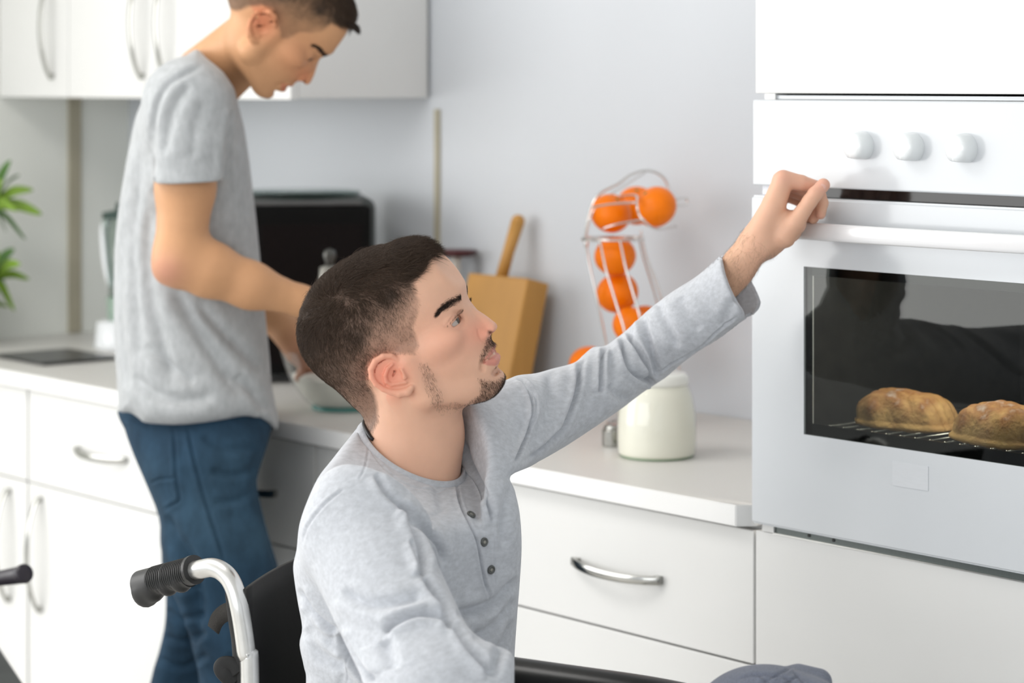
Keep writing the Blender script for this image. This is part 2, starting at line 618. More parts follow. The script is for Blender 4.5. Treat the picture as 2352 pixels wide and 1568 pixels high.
# faint label sticker
lx0 = on_y(2050, 1060, -0.0165); lx1 = on_y(2132, 1070, -0.0165)
boxo('sticker', lx0[0], lx1[0], -0.0168, -0.0159, lx0[2] - 0.031, lx0[2] + 0.001, mat('faint_sticker', (0.625, 0.648, 0.675), 0.3, noise=(60, .02, (1, 1, 6), 2)), D, world=True)['label'] = 'small faint whitish rectangular sticker'
# bottom trim profile below the door
boxo('bottom_rail', 0.036, 0.597, 0.002, 0.02, 0.8665, 0.8775, M_alu, O, world=True)
boxo('bottom_lip', 0.036, 0.597, -0.002, 0.006, 0.8655, 0.8672, M_steel, O, world=True)
boxo('rail_end', 0.014, 0.036, -0.001, 0.02, 0.8665, 0.8780, M_lam, O, world=True)
for x in (0.10, 0.145):
    bm = bmesh.new(); lathe(bm, [(0, 0.001), (0.0025, 0.001), (0.0025, 0)], 10)
    bmesh.ops.transform(bm, matrix=Matrix.Translation((x, 0.0021, 0.872)) @ Matrix.Rotation(math.pi / 2, 4, 'X'), verts=bm.verts)
    obj('screw', bm, M_dark, O, world=True)
# wire rack
RZ = 1.0140
rk = bmesh.new()
tube(rk, [(0.086, 0.055, RZ), (0.538, 0.055, RZ)], 0.0017, 8)
tube(rk, [(0.086, 0.46, RZ), (0.538, 0.46, RZ)], 0.0017, 8)
tube(rk, [(0.086, 0.055, RZ), (0.086, 0.46, RZ)], 0.0017, 8)
tube(rk, [(0.538, 0.055, RZ), (0.538, 0.46, RZ)], 0.0017, 8)
rack = obj('wire_rack', rk, M_steel, O, world=True, smooth=True)
for i in range(18):
    x = 0.094 + i * 0.0255
    b = bmesh.new()
    tube(b, [(x, 0.050, RZ + 0.003), (x, 0.46, RZ + 0.003)], 0.0012, 6)
    bmesh.ops.create_icosphere(b, subdivisions=2, radius=0.0022, matrix=Matrix.Translation((x, 0.050, RZ + 0.003)))
    obj('rack_wire', b, M_chrome, rack, world=True, smooth=True)
# the oven's own lamp in the cavity ceiling
ol = bpy.data.lights.new('oven_lamp', 'AREA'); ol.shape = 'RECTANGLE'; ol.size = 0.3; ol.size_y = 0.1; ol.energy = 3.0; ol.color = (1.0, 0.93, 0.82)
olo = bpy.data.objects.new('oven_lamp', ol); COL.objects.link(olo); olo.location = (0.3, 0.09, 1.318); olo.parent = O
olo.rotation_euler = (math.radians(12), 0, 0)
olo.matrix_parent_inverse = Matrix.Translation(O.location).inverted()


def bread(px, py, yk, w, d, h, seed, label):
    c = on_y(px, py, yk)
    nx = 64; ny = 48
    rng = np.random.default_rng(seed)
    bm = bmesh.new()
    bmesh.ops.create_icosphere(bm, subdivisions=6, radius=1.0)
    ph = rng.uniform(0, 6, 12)
    for v in bm.verts:
        x, y, z = v.co
        # squarish loaf with flat foot and cracked, folded crust
        e = 0.72
        X = math.copysign(abs(x) ** e, x); Y = math.copysign(abs(y) ** e, y)
        Z = z if z > 0 else z * 0.16
        Z = Z ** 0.75 if Z > 0 else Z
        n = 0.03 * math.sin(5 * X + ph[0]) * math.cos(4 * Y + ph[1]) + 0.018 * math.sin(11 * X + ph[2] + 3 * Z) + 0.012 * math.sin(19 * Y + ph[3] + 8 * X)
        crack = 0.07 * math.exp(-((Y + 0.15 + 0.18 * math.sin(2.4 * X + ph[4])) / 0.06) ** 2) * (1 if z > 0.2 else 0) * (0.4 + 0.6 * math.cos(1.3 * X) ** 2)
        crack += 0.04 * math.exp(-((X - 0.45 + 0.2 * math.sin(3 * Y + ph[5])) / 0.05) ** 2) * (1 if z > 0.1 else 0)
        s = 1 + n
        foot = 0.05 if -0.1 < z < 0.06 else 0
        lean = 0.12 * Z * (1 if seed % 2 else -0.6)
        v.co = Vector(((X * (s + foot) - lean) * w / 2, Y * (s + foot) * d / 2, (Z * (s - crack) + 0.05) * h))
    r = obj('bread_roll', bm, None, smooth=True)
    m = mat('bread_crust', (0.50, 0.27, 0.10), 0.72, bump=(160, 0.65, 0.0025))
    if 'done' not in MATS:
        nt = m.node_tree; b = nt.nodes['Principled BSDF']
        tc = nt.nodes.new('ShaderNodeTexCoord'); sx = nt.nodes.new('ShaderNodeSeparateXYZ')
        nt.links.new(tc.outputs['Object'], sx.inputs[0])
        n1 = nt.nodes.new('ShaderNodeTexNoise'); n1.inputs['Scale'].default_value = 42; n1.inputs['Detail'].default_value = 6
        nt.links.new(tc.outputs['Object'], n1.inputs['Vector'])
        cr = nt.nodes.new('ShaderNodeValToRGB')
        cr.color_ramp.elements[0].position = 0.30; cr.color_ramp.elements[0].color = (0.80, 0.50, 0.20, 1)
        e3 = cr.color_ramp.elements.new(0.95); e3.color = (0.62, 0.47, 0.33, 1)
        cr.color_ramp.elements[1].position = 0.66; cr.color_ramp.elements[1].color = (0.42, 0.19, 0.07, 1)
        mr = nt.nodes.new('ShaderNodeMath'); mr.operation = 'MULTIPLY_ADD'; mr.inputs[1].default_value = 7.0
        nt.links.new(sx.outputs[2], mr.inputs[0]); nt.links.new(n1.outputs[0], mr.inputs[2])
        m2 = nt.nodes.new('ShaderNodeMath'); m2.operation = 'SUBTRACT'; m2.inputs[1].default_value = 0.22
        nt.links.new(mr.outputs[0], m2.inputs[0]); nt.links.new(m2.outputs[0], cr.inputs[0])
        nt.links.new(cr.outputs[0], b.inputs['Base Color'])
        MATS['done'] = 1
    r.data.materials.append(m)
    r.location = (c[0], yk, RZ + 0.0045)
    r.rotation_euler = (0, 0, math.radians(8 if seed % 2 else -6))
    tag(r, label, 'bread', 'bread rolls on the oven rack')
    return r


bread(2087, 940, 0.125, 0.142, 0.088, 0.0475, 3, 'left golden crusty bread roll on the oven rack')
bread(2300, 965, 0.105, 0.136, 0.092, 0.0500, 4, 'right golden crusty bread roll on the rack, cut by the picture edge')
# ================================================================ things on the worktop
M_orange = mat('orange_peel', (1.0, 0.215, 0.0), 0.38, spec=0.32, noise=(30, 0.05, (1, 1, 1), 3), bump=(420, 0.22, 0.0006))
M_wire = mat('chrome_wire', (0.78, 0.76, 0.74), 0.22, metal=1.0, noise=(20, .03, (1, 1, 1), 2))
M_board = mat('bamboo_wood', (0.53, 0.27, 0.065), 0.5, noise=(9, 0.12, (1, 1, 0.06), 4), bump=(60, 0.08, 0.001, (1, 1, 0.08)))
M_boardd = mat('bamboo_side', (0.40, 0.19, 0.045), 0.55, noise=(9, 0.12, (1, 1, 0.06), 4))


def solid_glass(name, tint, rough=0.03):
    return mat(name, tint, rough, trans=1.0, ior=1.45, noise=(5, 0.01, (1, 1, 1), 1))


def thin_glass(name, tint, ior=1.4):
    if name in MATS: return MATS[name]
    m = bpy.data.materials.new(name); m.use_nodes = True; nt = m.node_tree
    for n in list(nt.nodes):
        if n.type != 'OUTPUT_MATERIAL': nt.nodes.remove(n)
    t = nt.nodes.new('ShaderNodeBsdfTransparent'); t.inputs[0].default_value = (*tint, 1)
    g = nt.nodes.new('ShaderNodeBsdfGlossy'); g.inputs['Roughness'].default_value = 0.04
    f = schlick(nt, 0.04)
    x = nt.nodes.new('ShaderNodeMixShader')
    nt.links.new(f.outputs[0], x.inputs[0]); nt.links.new(t.outputs[0], x.inputs[1]); nt.links.new(g.outputs[0], x.inputs[2])
    nt.links.new(x.outputs[0], [n for n in nt.nodes if n.type == 'OUTPUT_MATERIAL'][0].inputs[0])
    MATS[name] = m
    return m


# ---- microwave, turned towards the room
fl, fr2 = Vector(W(470, 889, 4.75)), Vector(W(866, 889, 4.80))
ex = (fr2 - fl); ex.z = 0; mww = ex.length; ex.normalize()
mrz = math.atan2(ex.y, ex.x)
mh = W(700, 458, 4.75)[2] - 0.9
mw = empty('microwave', (fl.x, fl.y, 0.9), mrz, 'black microwave with rounded corners, between the two men', 'microwave')
boxo('body', 0, mww, 0.012, 0.27, 0.014, mh, mat('microwave_shell', (0.05, 0.056, 0.054), 0.45, coat=.0, noise=(10, .1, (1, 1, 1), 2)), mw, 0.022, 4, smooth=True)
boxo('door', .004, mww - .012, -0.006, 0.014, 0.018, mh - .014, mat('microwave_black', (.004, .004, .004), .5, spec=.12, noise=(10, .1, (1, 1, 1), 2)), mw, 0.008, 3)
boxo('control_strip', .004, .09, -0.0075, -0.0055, 0.022, mh - .020, M_blackm, mw, 0.0008, 1)
boxo('top_trim', .02, mww - .03, -0.0045, 0.013, mh - .0135, mh - .004, mat('trim_grey', (.09, .09, .09), .3, noise=(10, .1, (1, 1, 1), 2)), mw, 0.002, 1)
boxo('window', .11, mww - .03, -0.0075, -0.0055, 0.04, mh - .05, mat('microwave_window', (0.006, 0.004, 0.004), 0.45, spec=.12, noise=(300, .2, (1, 1, 1), 2)), mw, .0006, 1)
for x in (.04, mww - .04):
    for y in (.04, .23):
        bm = bmesh.new(); lathe(bm, [(0, 0), (.012, 0), (.012, .016), (0, .016)], 14, (x, y, 0)); obj('foot', bm, M_blackm, mw)
pc = fl + ex * (mww * .57) + Vector((-ex.y, ex.x, 0)) * .14
bm = bmesh.new(); lathe(bm, [(0, 0.0), (0.11, 0.0), (0.125, 0.006), (0.123, 0.010), (0.05, 0.012), (0, 0.012)], 40, (pc.x, pc.y, mh + .9))
tag(obj('glass_plate', bm, thin_glass('smoky_glass', (.55, .62, .60)), smooth=True), 'round smoky glass plate lying on top of the microwave', 'plate')

# ---- pepper mill in front of it
p = W(757, 700, 4.55)
pm = empty('pepper_mill', (p[0], p[1], 0.9), 0, 'steel pepper mill with a knob, before the microwave', 'mill')
H = W(755, 570, 4.55)[2] - 0.9  # height to the knob
bm = bmesh.new(); lathe(bm, [(0, 0), (.024, 0), (.025, .01), (.019, H * .35), (.017, H * .6), (.021, H * .76), (.019, H - .036), (.008, H - .032), (0, H - .032)], 24)
obj('body', bm, mat('mill_steel', (.40, .39, .36), .35, metal=.8, noise=(9, .05, (1, 1, 1), 2)), pm, smooth=True)
bm = bmesh.new(); lathe(bm, [(0, H - .036), (.007, H - .034), (.008, H - .026), (.0125, H - .014), (.010, H - .004), (0, H)], 20)
obj('knob', bm, mat('dark_steel', (.12, .12, .115), .35, metal=.9, noise=(9, .05, (1, 1, 1), 2)), pm, smooth=True)

# ---- stand with dark red top
p = W(1047, 583, 4.815)
zt2 = p[2]
st = empty('pedestal_stand', (p[0], p[1], 0.9), 0, 'slim white pedestal with a flat dark red top', 'stand')
hh = zt2 - 0.9
bm = bmesh.new(); lathe(bm, [(0, hh - .004), (.034, hh - .004), (.041, hh), (.043, hh + .004), (.041, hh + .008), (0, hh + .009)], 36)
obj('top', bm, mat('dark_red_lacquer', (.07, .012, .014), .35, noise=(9, .1, (1, 1, 1), 2)), st, smooth=True)
bm = bmesh.new(); lathe(bm, [(0, 0), (.045, 0), (.047, .004), (.02, .012), (.010, .03), (.009, hh - .02), (.013, hh - .004), (0, hh - .004)], 28)
obj('column', bm, mat('cream_ceramic', (.74, .71, .65), .35, noise=(9, .03, (1, 1, 1), 2)), st, smooth=True)

# ---- cutting board with handle, leaning on the wall
bt = on_y(1105, 640, 0.57)
bx0 = bt[0]; bx1 = on_y(1238, 645, 0.565)[0]
hb = bt[2] - 0.9
cb = empty('cutting_board', ((bx0 + bx1) / 2, 0.53, 0.9), 0, 'thick bamboo cutting board leaning on the wall behind the seated man\'s face', 'board')
th = 0.056
lean = Matrix.Translation((0, -.045, .0138)) @ Matrix.Rotation(math.radians(-14), 4, 'X')
w2 = (bx1 - bx0) / 2
bm = bmesh.new(); box(bm, -w2, w2, 0, th, 0.0, hb / math.cos(math.radians(14)), 0.004, 3, lean)
bo = obj('board', bm, M_board, cb)
bm = bmesh.new()
hbb = hb / math.cos(math.radians(14))
pts = [(-.022, th / 2, hbb - .012), (-.014, th / 2, hbb + .05), (-.003, th / 2, hbb + .112)]
tube(bm, pts, [.0125, .0115, .0135], 16)
bmesh.ops.create_icosphere(bm, subdivisions=3, radius=.0134, matrix=Matrix.Translation(pts[-1]))
bmesh.ops.transform(bm, matrix=lean, verts=bm.verts)
obj('handle', bm, M_board, cb, smooth=True)

# ---- fruit holder and tangerines
YH = 4.20
sH = YH / F


def orange(px, py, rpx, Y, label, i):
    r = rpx * Y / F
    e = W(px, py, Y)
    bm = bmesh.new()
    bmesh.ops.create_uvsphere(bm, u_segments=40, v_segments=24, radius=1.0)
    for v in bm.verts:
        z = v.co.z
        d = 1 - 0.10 * math.exp(-((1 - z) / 0.06)) - 0.06 * math.exp(-((1 + z) / 0.05))
        v.co = Vector((v.co.x * r, v.co.y * r, z * r * 0.93 * d))
    o = empty('tangerine', e, 0, label, 'tangerine', 'tangerines in the wire fruit holder')
    o.rotation_euler = (0.5 * math.sin(i * 2.1), 0.6 * math.cos(i * 1.7), i)
    obj('fruit', bm, M_orange, o, smooth=True)
    bm = bmesh.new(); lathe(bm, [(0, r * .845), (.003, r * .845), (.0035, r * .855), (.0015, r * .865), (0, r * .865)], 8)
    obj('stem_button', bm, mat('stem_green', (.15, .2, .05), .6, noise=(9, .1, (1, 1, 1), 2)), o, smooth=True)
    return o


orange(1403, 490, 47, 4.22, 'tangerine at the left end of the holder\'s bent top', 0)
orange(1462, 472, 47, 4.33, 'tangerine in the middle of the bent top, partly hidden', 1)
orange(1506, 475, 49, 4.15, 'largest-looking tangerine at the right end of the bent top', 2)
orange(1413, 588, 48, 4.20, 'tangerine just under the horizontal ring of the holder', 3)
orange(1418, 672, 49, 4.238, 'tangerine in the middle of the upright column', 4)
orange(1452, 748, 46, 4.17, 'tangerine low in the column, touching the raised sleeve', 5)
orange(1478, 742, 44, 4.27, 'tangerine behind the lowest one beside the raised sleeve', 6)
orange(1500, 828, 46, 4.20, 'tangerine at the foot of the holder behind the sleeve', 7)
orange(1352, 838, 46, 4.26, 'separate tangerine peeking over the sleeve near the board', 8)
fr_ = empty('fruit_holder', W(1440, 900, YH), 0, 'tall bent chrome wire fruit holder standing by the wall', 'holder')
fr_.location.z = 0.9


def wire(pl, r=0.0021, closed=False, name='wire', Y0=None, n=8):
    P = [W(a, b, (YH if len(t) == 0 else t[0])) for a, b, *t in pl]
    P = spline(P, n, closed)
    bm = bmesh.new(); tube(bm, P, r, 8, closed)
    return obj(name, bm, M_wire, fr_, smooth=True, world=True)


ring = [(1410 + 68 * math.cos(t), 548 + 4 * math.sin(t), 4.21 - 0.055 * math.sin(t)) for t in np.linspace(0, 2 * math.pi, 16, endpoint=False)]
wire(ring, .0026, True, 'ring', n=4)
wire([(1345, 548, 4.21), (1352, 600, 4.2), (1372, 690, 4.19), (1392, 790, 4.19), (1410, 900, 4.19)])
wire([(1378, 552, 4.155), (1392, 620, 4.14), (1416, 700, 4.13), (1436, 770, 4.12), (1450, 900, 4.12)])
wire([(1424, 552, 4.155), (1436, 610, 4.14), (1456, 680, 4.13), (1472, 740, 4.12), (1500, 900, 4.12)])
wire([(1468, 545, 4.26), (1478, 590, 4.27), (1500, 660, 4.28), (1522, 740, 4.28), (1560, 890, 4.28)])
wire([(1472, 530, 4.20), (1486, 590, 4.20), (1512, 660, 4.2), (1540, 760, 4.2), (1575, 900, 4.2)])
wire([(1345, 548, 4.21), (1352, 500, 4.22), (1374, 448, 4.23), (1420, 422, 4.24), (1448, 402, 4.25), (1478, 392, 4.26), (1505, 395, 4.27), (1528, 412, 4.28), (1538, 440, 4.28)], .0026)
wire([(1345, 545, 4.21), (1356, 500, 4.20), (1380, 462, 4.21), (1436, 425, 4.24), (1480, 397, 4.28)], .0018)
wire([(1360, 476, 4.15), (1400, 469, 4.12), (1458, 465, 4.08)], .0018)
wire([(1420, 452, 4.24), (1460, 449, 4.15), (1463, 470, 4.085), (1468, 492, 4.08), (1484, 512, 4.08), (1510, 526, 4.13), (1552, 520, 4.25)], .0022)
wire([(1385, 525, 4.15), (1420, 514, 4.14), (1480, 504, 4.09)], .0018)
wire([(1552, 458, 4.16), (1576, 455, 4.18), (1576, 470, 4.18), (1552, 472, 4.16)], .0018)
wire([(1340 + 0, 548, 4.21), (1346, 552, 4.20), (1346, 566, 4.20)], .0042, name='collar')
base = [(1480 + 95 * math.cos(t), 0, 0) for t in (0,)]
bm = bmesh.new()
bc = W(1492, 900, 4.20)
tube(bm, [(bc[0] + .072 * math.cos(t), bc[1] + .072 * math.sin(t), .9035) for t in np.linspace(0, 2 * math.pi, 40, endpoint=False)], .0026, 8, True)
obj('base_ring', bm, M_wire, fr_, smooth=True, world=True)

# ---- milk jar
jp = on_z(1508, 1047, 0.9)
jr = empty('milk_jar', (jp[0], jp[1], 0.9), 0, 'squat glass jar of milk on the worktop below the raised arm', 'jar')
S = 3.86 / F
prof = [(.0, .002), (70 * S, .002), (84 * S, 6 * S), (88 * S, 16 * S), (89 * S, 60 * S), (87 * S, 100 * S), (80 * S, 140 * S), (73 * S, 158 * S), (70 * S, 166 * S)]
R_ = [(r, z) for r, z in spline([(a, b, 0) for a, b in prof], 5)[:, :2]]
bm = bmesh.new(); lathe(bm, [(r + .0016 if r > 0 else 0, z - .0016) for r, z in R_] + [(68 * S, 168 * S), (68 * S, 172 * S)], 56)
obj('glass_body', bm, thin_glass('clear_glass', (.985, .992, .985)), jr, smooth=True)
bm = bmesh.new(); lathe(bm, R_[:-1] + [(0, R_[-1][1] - .002)], 56)
obj('milk', bm, mat('milk', (.84, .82, .72), .3, sss=.0, noise=(6, .02, (1, 1, 1), 2)), jr, smooth=True)
bm = bmesh.new(); lathe(bm, [(0, 165 * S), (72 * S, 165 * S), (74 * S, 170 * S), (73 * S, 184 * S), (67 * S, 191 * S), (60 * S, 193 * S), (0, 193 * S)], 48)
obj('lid', bm, mat('milky_lid', (.82, .82, .77), .22, coat=.4, noise=(6, .02, (1, 1, 1), 2)), jr, smooth=True)
bm = bmesh.new(); lathe(bm, [(60 * S, .0), (80 * S, .0), (85 * S, .002), (80 * S, .004), (60 * S, .003)], 48)
obj('base_rim', bm, mat('green_glass_edge', (.33, .45, .30), .15, noise=(6, .02, (1, 1, 1), 2)), jr, smooth=True)
# ---- chrome shaker
cp_ = on_z(1408, 1024, 0.9)
sk = empty('salt_shaker', (cp_[0], cp_[1], 0.9), 0, 'tiny chrome shaker left of the milk jar', 'shaker')
bm = bmesh.new(); lathe(bm, [(0, 0), (.0165, 0), (.018, .002), (.018, .026), (0.0165, .028), (0, .028)], 32)
obj('body', bm, M_chrome, sk, smooth=False); 
bm = bmesh.new(); lathe(bm, [(0, .027), (.0155, .027), (.015, .032), (.010, .036), (0, .037)], 32)
obj('cap', bm, M_chrome, sk, smooth=True)

# ---- glass mixing bowl with flour dough
bp_ = on_z(790, 938, 0.9)
BWL = (bp_[0], bp_[1])
bw = empty('mixing_bowl', (bp_[0], bp_[1], 0.9), 0, 'clear glass mixing bowl before the standing man', 'bowl')
outer = spline([(0, .003, 0), (.045, .003, 0), (.062, .008, 0), (.083, .03, 0), (.101, .062, 0), (.113, .094, 0), (.1165, .106, 0)], 6)[:, :2]
bm = bmesh.new()
inner = [(max(r - .003, 0), z + .003) for r, z in outer]
lathe(bm, [tuple(q) for q in outer] + [(.118, .108), (.116, .110)] + inner[::-1], 64)
obj('bowl_wall', bm, thin_glass('bowl_glass', (.975, .985, .98)), bw, smooth=True)
bm = bmesh.new(); tube(bm, [(.0545 * math.cos(t), .0545 * math.sin(t), .004) for t in np.linspace(0, 2 * math.pi, 48, endpoint=False)], .004, 8, True)
obj('foot_ring', bm, mat('teal_glass', (.10, .30, .27), .15, noise=(6, .02, (1, 1, 1), 2)), bw, smooth=True)
bm = bmesh.new()
inn = [(r - .004, z + .004) for r, z in outer if z < .062 and r > .01]
lathe(bm, [(0, .0075)] + inn + [(inn[-1][0] - .01, inn[-1][1] + .005), (0.05, .078), (0.02, .083), (0, .084)], 48)
for v in bm.verts:
    if v.co.z > .06:
        v.co.z += .006 * math.sin(90 * v.co.x + 1) * math.cos(80 * v.co.y)
tag(obj('flour_dough', bm, mat('flour', (.83, .81, .75), .85, noise=(40, .05, (1, 1, 1), 4), bump=(90, .4, .002)), None, smooth=True), 'white floury dough inside the glass bowl', 'dough').location = (bp_[0], bp_[1], 0.9)

# ---- hob
hb_ = empty('trivet', (-2.23, .17, .9), 0, 'flat dark square trivet on the left end of the worktop', 'trivet')
boxo('plate', -2.345, -2.13, .075, .258, .9025, .9075, mat('hob_glass', (.035, .036, .037), .3, noise=(9, .1, (1, 1, 1), 2)), hb_, .001, 1, world=True)
boxo('felt_foot', -2.335, -2.14, .085, .248, .9001, .9025, M_blackm, hb_, world=True)

# ---- blender
q = on_z(285, 800, .9)
bl = empty('blender', (q[0], q[1], .9), 0, 'white jug blender half hidden by the standing man\'s back', 'blender')
S2 = (k2c(q)[1]) / F
M_wp = mat('white_plastic', (.84, .86, .88), .25, coat=.3, noise=(6, .01, (1, 1, 1), 2))
bm = bmesh.new(); lathe(bm, [(0, 0), (66 * S2, 0), (68 * S2, 6 * S2), (62 * S2, 62 * S2), (50 * S2, 66 * S2), (0, 66 * S2)], 32)
obj('motor_base', bm, M_wp, bl, smooth=True)
bm = bmesh.new(); lathe(bm, [(34 * S2, 66 * S2), (38 * S2, 72 * S2), (40 * S2, 120 * S2), (36 * S2, 120 * S2)], 32)
obj('collar', bm, mat('green_tint', (.30, .40, .33), .3, noise=(6, .05, (1, 1, 1), 2)), bl, smooth=True)
bm = bmesh.new(); lathe(bm, [(30 * S2, 120 * S2), (34 * S2, 122 * S2), (50 * S2, 300 * S2), (48 * S2, 300 * S2)], 32)
obj('jug', bm, thin_glass('jug_glass', (.72, .78, .75)), bl, smooth=True)
bm = bmesh.new(); lathe(bm, [(0, 300 * S2), (50 * S2, 300 * S2), (50 * S2, 312 * S2), (20 * S2, 318 * S2), (18 * S2, 335 * S2), (0, 336 * S2)], 32)
obj('lid', bm, mat('dark_green_lid', (.03, .06, .05), .4, noise=(6, .05, (1, 1, 1), 2)), bl, smooth=True)
bm = bmesh.new(); tube(bm, spline([(-50 * S2, -10 * S2, 290 * S2), (-66 * S2, -14 * S2, 270 * S2), (-58 * S2, -12 * S2, 190 * S2), (-40 * S2, -8 * S2, 140 * S2)], 6), .009, 10)
obj('handle', bm, M_wp, bl, smooth=True)

# ---- potted plant
pp = on_z(-78, 795, .9)
PY = k2c(pp)[1]
pl = empty('potted_dracaena', (pp[0], pp[1], .9), 0, 'green spiky-leaved potted plant at the left picture edge', 'plant')
bm = bmesh.new(); lathe(bm, [(0, 0), (.05, 0), (.065, .10), (.07, .105), (.066, .11), (.058, .10), (0, .098)], 32)
obj('pot', bm, mat('pot_white', (.75, .75, .73), .4, noise=(6, .03, (1, 1, 1), 2)), pl, smooth=True)
bm = bmesh.new(); lathe(bm, [(0, .094), (.0595, .094), (.0595, .099), (0, .104)], 24)
obj('soil', bm, mat('soil', (.05, .03, .02), .9, noise=(90, .3, (1, 1, 1), 3)), pl, smooth=True)
M_leaf = mat('dracaena_leaf', (.20, .34, .035), .4, noise=(14, .35, (1, 1, 1), 3))
M_leafd = mat('dracaena_leaf_dark', (.07, .17, .03), .4, noise=(14, .3, (1, 1, 1), 3))
for (cx, cy, dY, scl) in ((-15, 472, -.02, 1.0), (-12, 636, .02, .92), (-60, 700, .05, .7)):
    root = Vector(W(cx - 12, cy + 26, PY + dY)) - Vector(pl.location)
    bm = bmesh.new(); tube(bm, spline([(0.01 * (dY * 50), 0, .095), (root.x * .5, root.y * .5, root.z * .6), tuple(root)], 6), .006, 8)
    obj('stem', bm, mat('cane', (.25, .2, .08), .7, noise=(30, .2, (1, 1, 4), 3)), pl, smooth=True)
    k = 0
    if cy == 472:
        dirs = [(40, -105, 0), (92, -36, 0), (112, 20, .01), (75, 78, -.01), (-40, -100, .02), (-100, -10, .0), (60, -70, .10), (-60, 60, .05), (20, -60, -.12), (30, 60, .12), (55, 10, -.10), (-30, 80, -.08)]
    else:
        dirs = [(45, -66, 0), (80, 4, 0), (46, 78, 0), (-50, -80, .01), (-90, 0, .02), (-40, 70, .02), (30, 30, .12), (10, -60, -.1), (60, -30, -.09), (-20, 40, -.1)]
    for dx, dy, dd in dirs:
        a = Vector(W(cx, cy, PY + dY)); b = Vector(W(cx + dx, cy + dy, PY + dY + dd))
        L_ = b - a
        mid = a + L_ * .5 + Vector((0, 0, .012))
        P = spline([a, mid, b], 6)
        bm = bmesh.new()
        prev = None
        camv = Vector((0.3 * math.sin(dx), -1, 0.4 * math.cos(dy)))
        for i, p in enumerate(P):
            t = i / (len(P) - 1)
            wd_ = .0130 * scl * (math.sin(math.pi * min(.12 + t * .88, 1)) ** .7 + .02)
            tn = L_.normalized(); sd = tn.cross(camv).normalized()
            nrm = sd.cross(tn)
            P_ = Vector(p)
            row = [bm.verts.new(P_ - sd * wd_ + nrm * wd_ * .35), bm.verts.new(P_ + nrm * 0), bm.verts.new(P_ + sd * wd_ + nrm * wd_ * .35)]
            if prev:
                bm.faces.new((prev[0], prev[1], row[1], row[0])); bm.faces.new((prev[1], prev[2], row[2], row[1]))
            prev = row
        o = obj('leaf', bm, M_leaf if k % 3 else M_leafd, pl, smooth=True, world=True)
        sm = o.modifiers.new('t', 'SOLIDIFY'); sm.thickness = .0008
        k += 1

# ================================================================ dark chair at the left edge
ch = empty('kitchen_chair', W(-160, 1800, 3.9), 0, 'black chair whose armrest pokes in at the left edge', 'chair')
ch.location.z = 0
c0 = np.array(W(-160, 1500, 3.9))
bm = bmesh.new()
P = spline([W(-420, 1345, 4.1), W(-200, 1338, 4.0), W(-40, 1331, 3.9), W(35, 1322, 3.86), W(58, 1316, 3.84)], 8)
R2 = [0.014] * len(P)
n_ = len(P)
R2 = [0.010 + 0.007 * (i / n_) ** 2 for i in range(n_)]
R2[-1] = .011; R2[-2] = .0155
tube(bm, P, R2, 16)
obj('armrest', bm, mat('dark_purple_plastic', (.022, .018, .026), .35, noise=(9, .1, (1, 1, 1), 2)), ch, smooth=True, world=True)
bm = bmesh.new()
tube(bm, [W(-200, 1342, 4.0), W(-210, 1560, 4.0), W(-215, 1900, 4.0)], .011, 10)
tube(bm, [W(-390, 1345, 4.1), W(-400, 1560, 4.1), W(-405, 1900, 4.1)], .011, 10)
obj('frame', bm, M_blackm, ch, smooth=True, world=True)
sc_ = W(-150, 1575, 3.9)
bm = bmesh.new()
mtx = Matrix.Translation(sc_) @ Matrix.Rotation(GAM + .35, 4, 'Z')
box(bm, -.24, .13, -.2, .2, -.012, .018, .012, 3, mtx)
obj('seat', bm, mat('dark_seat', (.03, .035, .035), .6, noise=(9, .1, (1, 1, 1), 2)), ch, world=True)
bm = bmesh.new()
for dx in (-.2, .1):
    for dy in (-.16, .16):
        v0 = mtx @ Vector((dx, dy, -.01)); v1 = mtx @ Vector((dx * 1.15, dy * 1.1, 0)); v1.z = 0
        b = bmesh.new(); tube(b, [v0, v1], .011, 10); obj('leg', b, M_blackm, ch, smooth=True, world=True)
bm.free()
# ================================================================ implicit-surface modelling kit (camera-aligned metres)
f32 = np.float32


def smin(a, b, k):
    h = np.clip(0.5 + 0.5 * (b - a) / k, 0, 1)
    return b + (a - b) * h - k * h * (1 - h)


def smax(a, b, k):
    return -smin(-a, -b, k)


def ell(P, c, r, R=None):
    p = P - np.asarray(c, f32)
    if R is not None:
        p = p @ np.asarray(R, f32).T      # rows of R are the ellipsoid's axes
    r = np.asarray(r, f32)
    q = p / r
    k0 = np.sqrt((q * q).sum(-1)) + 1e-9
    q2 = p / (r * r)
    k1 = np.sqrt((q2 * q2).sum(-1)) + 1e-9
    return k0 * (k0 - 1) / k1


def cap(P, a, b, ra, rb=None):
    rb = ra if rb is None else rb
    a = np.asarray(a, f32); b = np.asarray(b, f32)
    ba = b - a
    pa = P - a
    h = np.clip((pa @ ba) / max(float(ba @ ba), 1e-12), 0, 1)
    d = pa - h[..., None] * ba
    return np.sqrt((d * d).sum(-1)) - (ra + (rb - ra) * h)


def chain(P, pts, rad, k=0.01):
    f = None
    for i in range(len(pts) - 1):
        g = cap(P, pts[i], pts[i + 1], rad[i], rad[i + 1])
        f = g if f is None else smin(f, g, k)
    return f


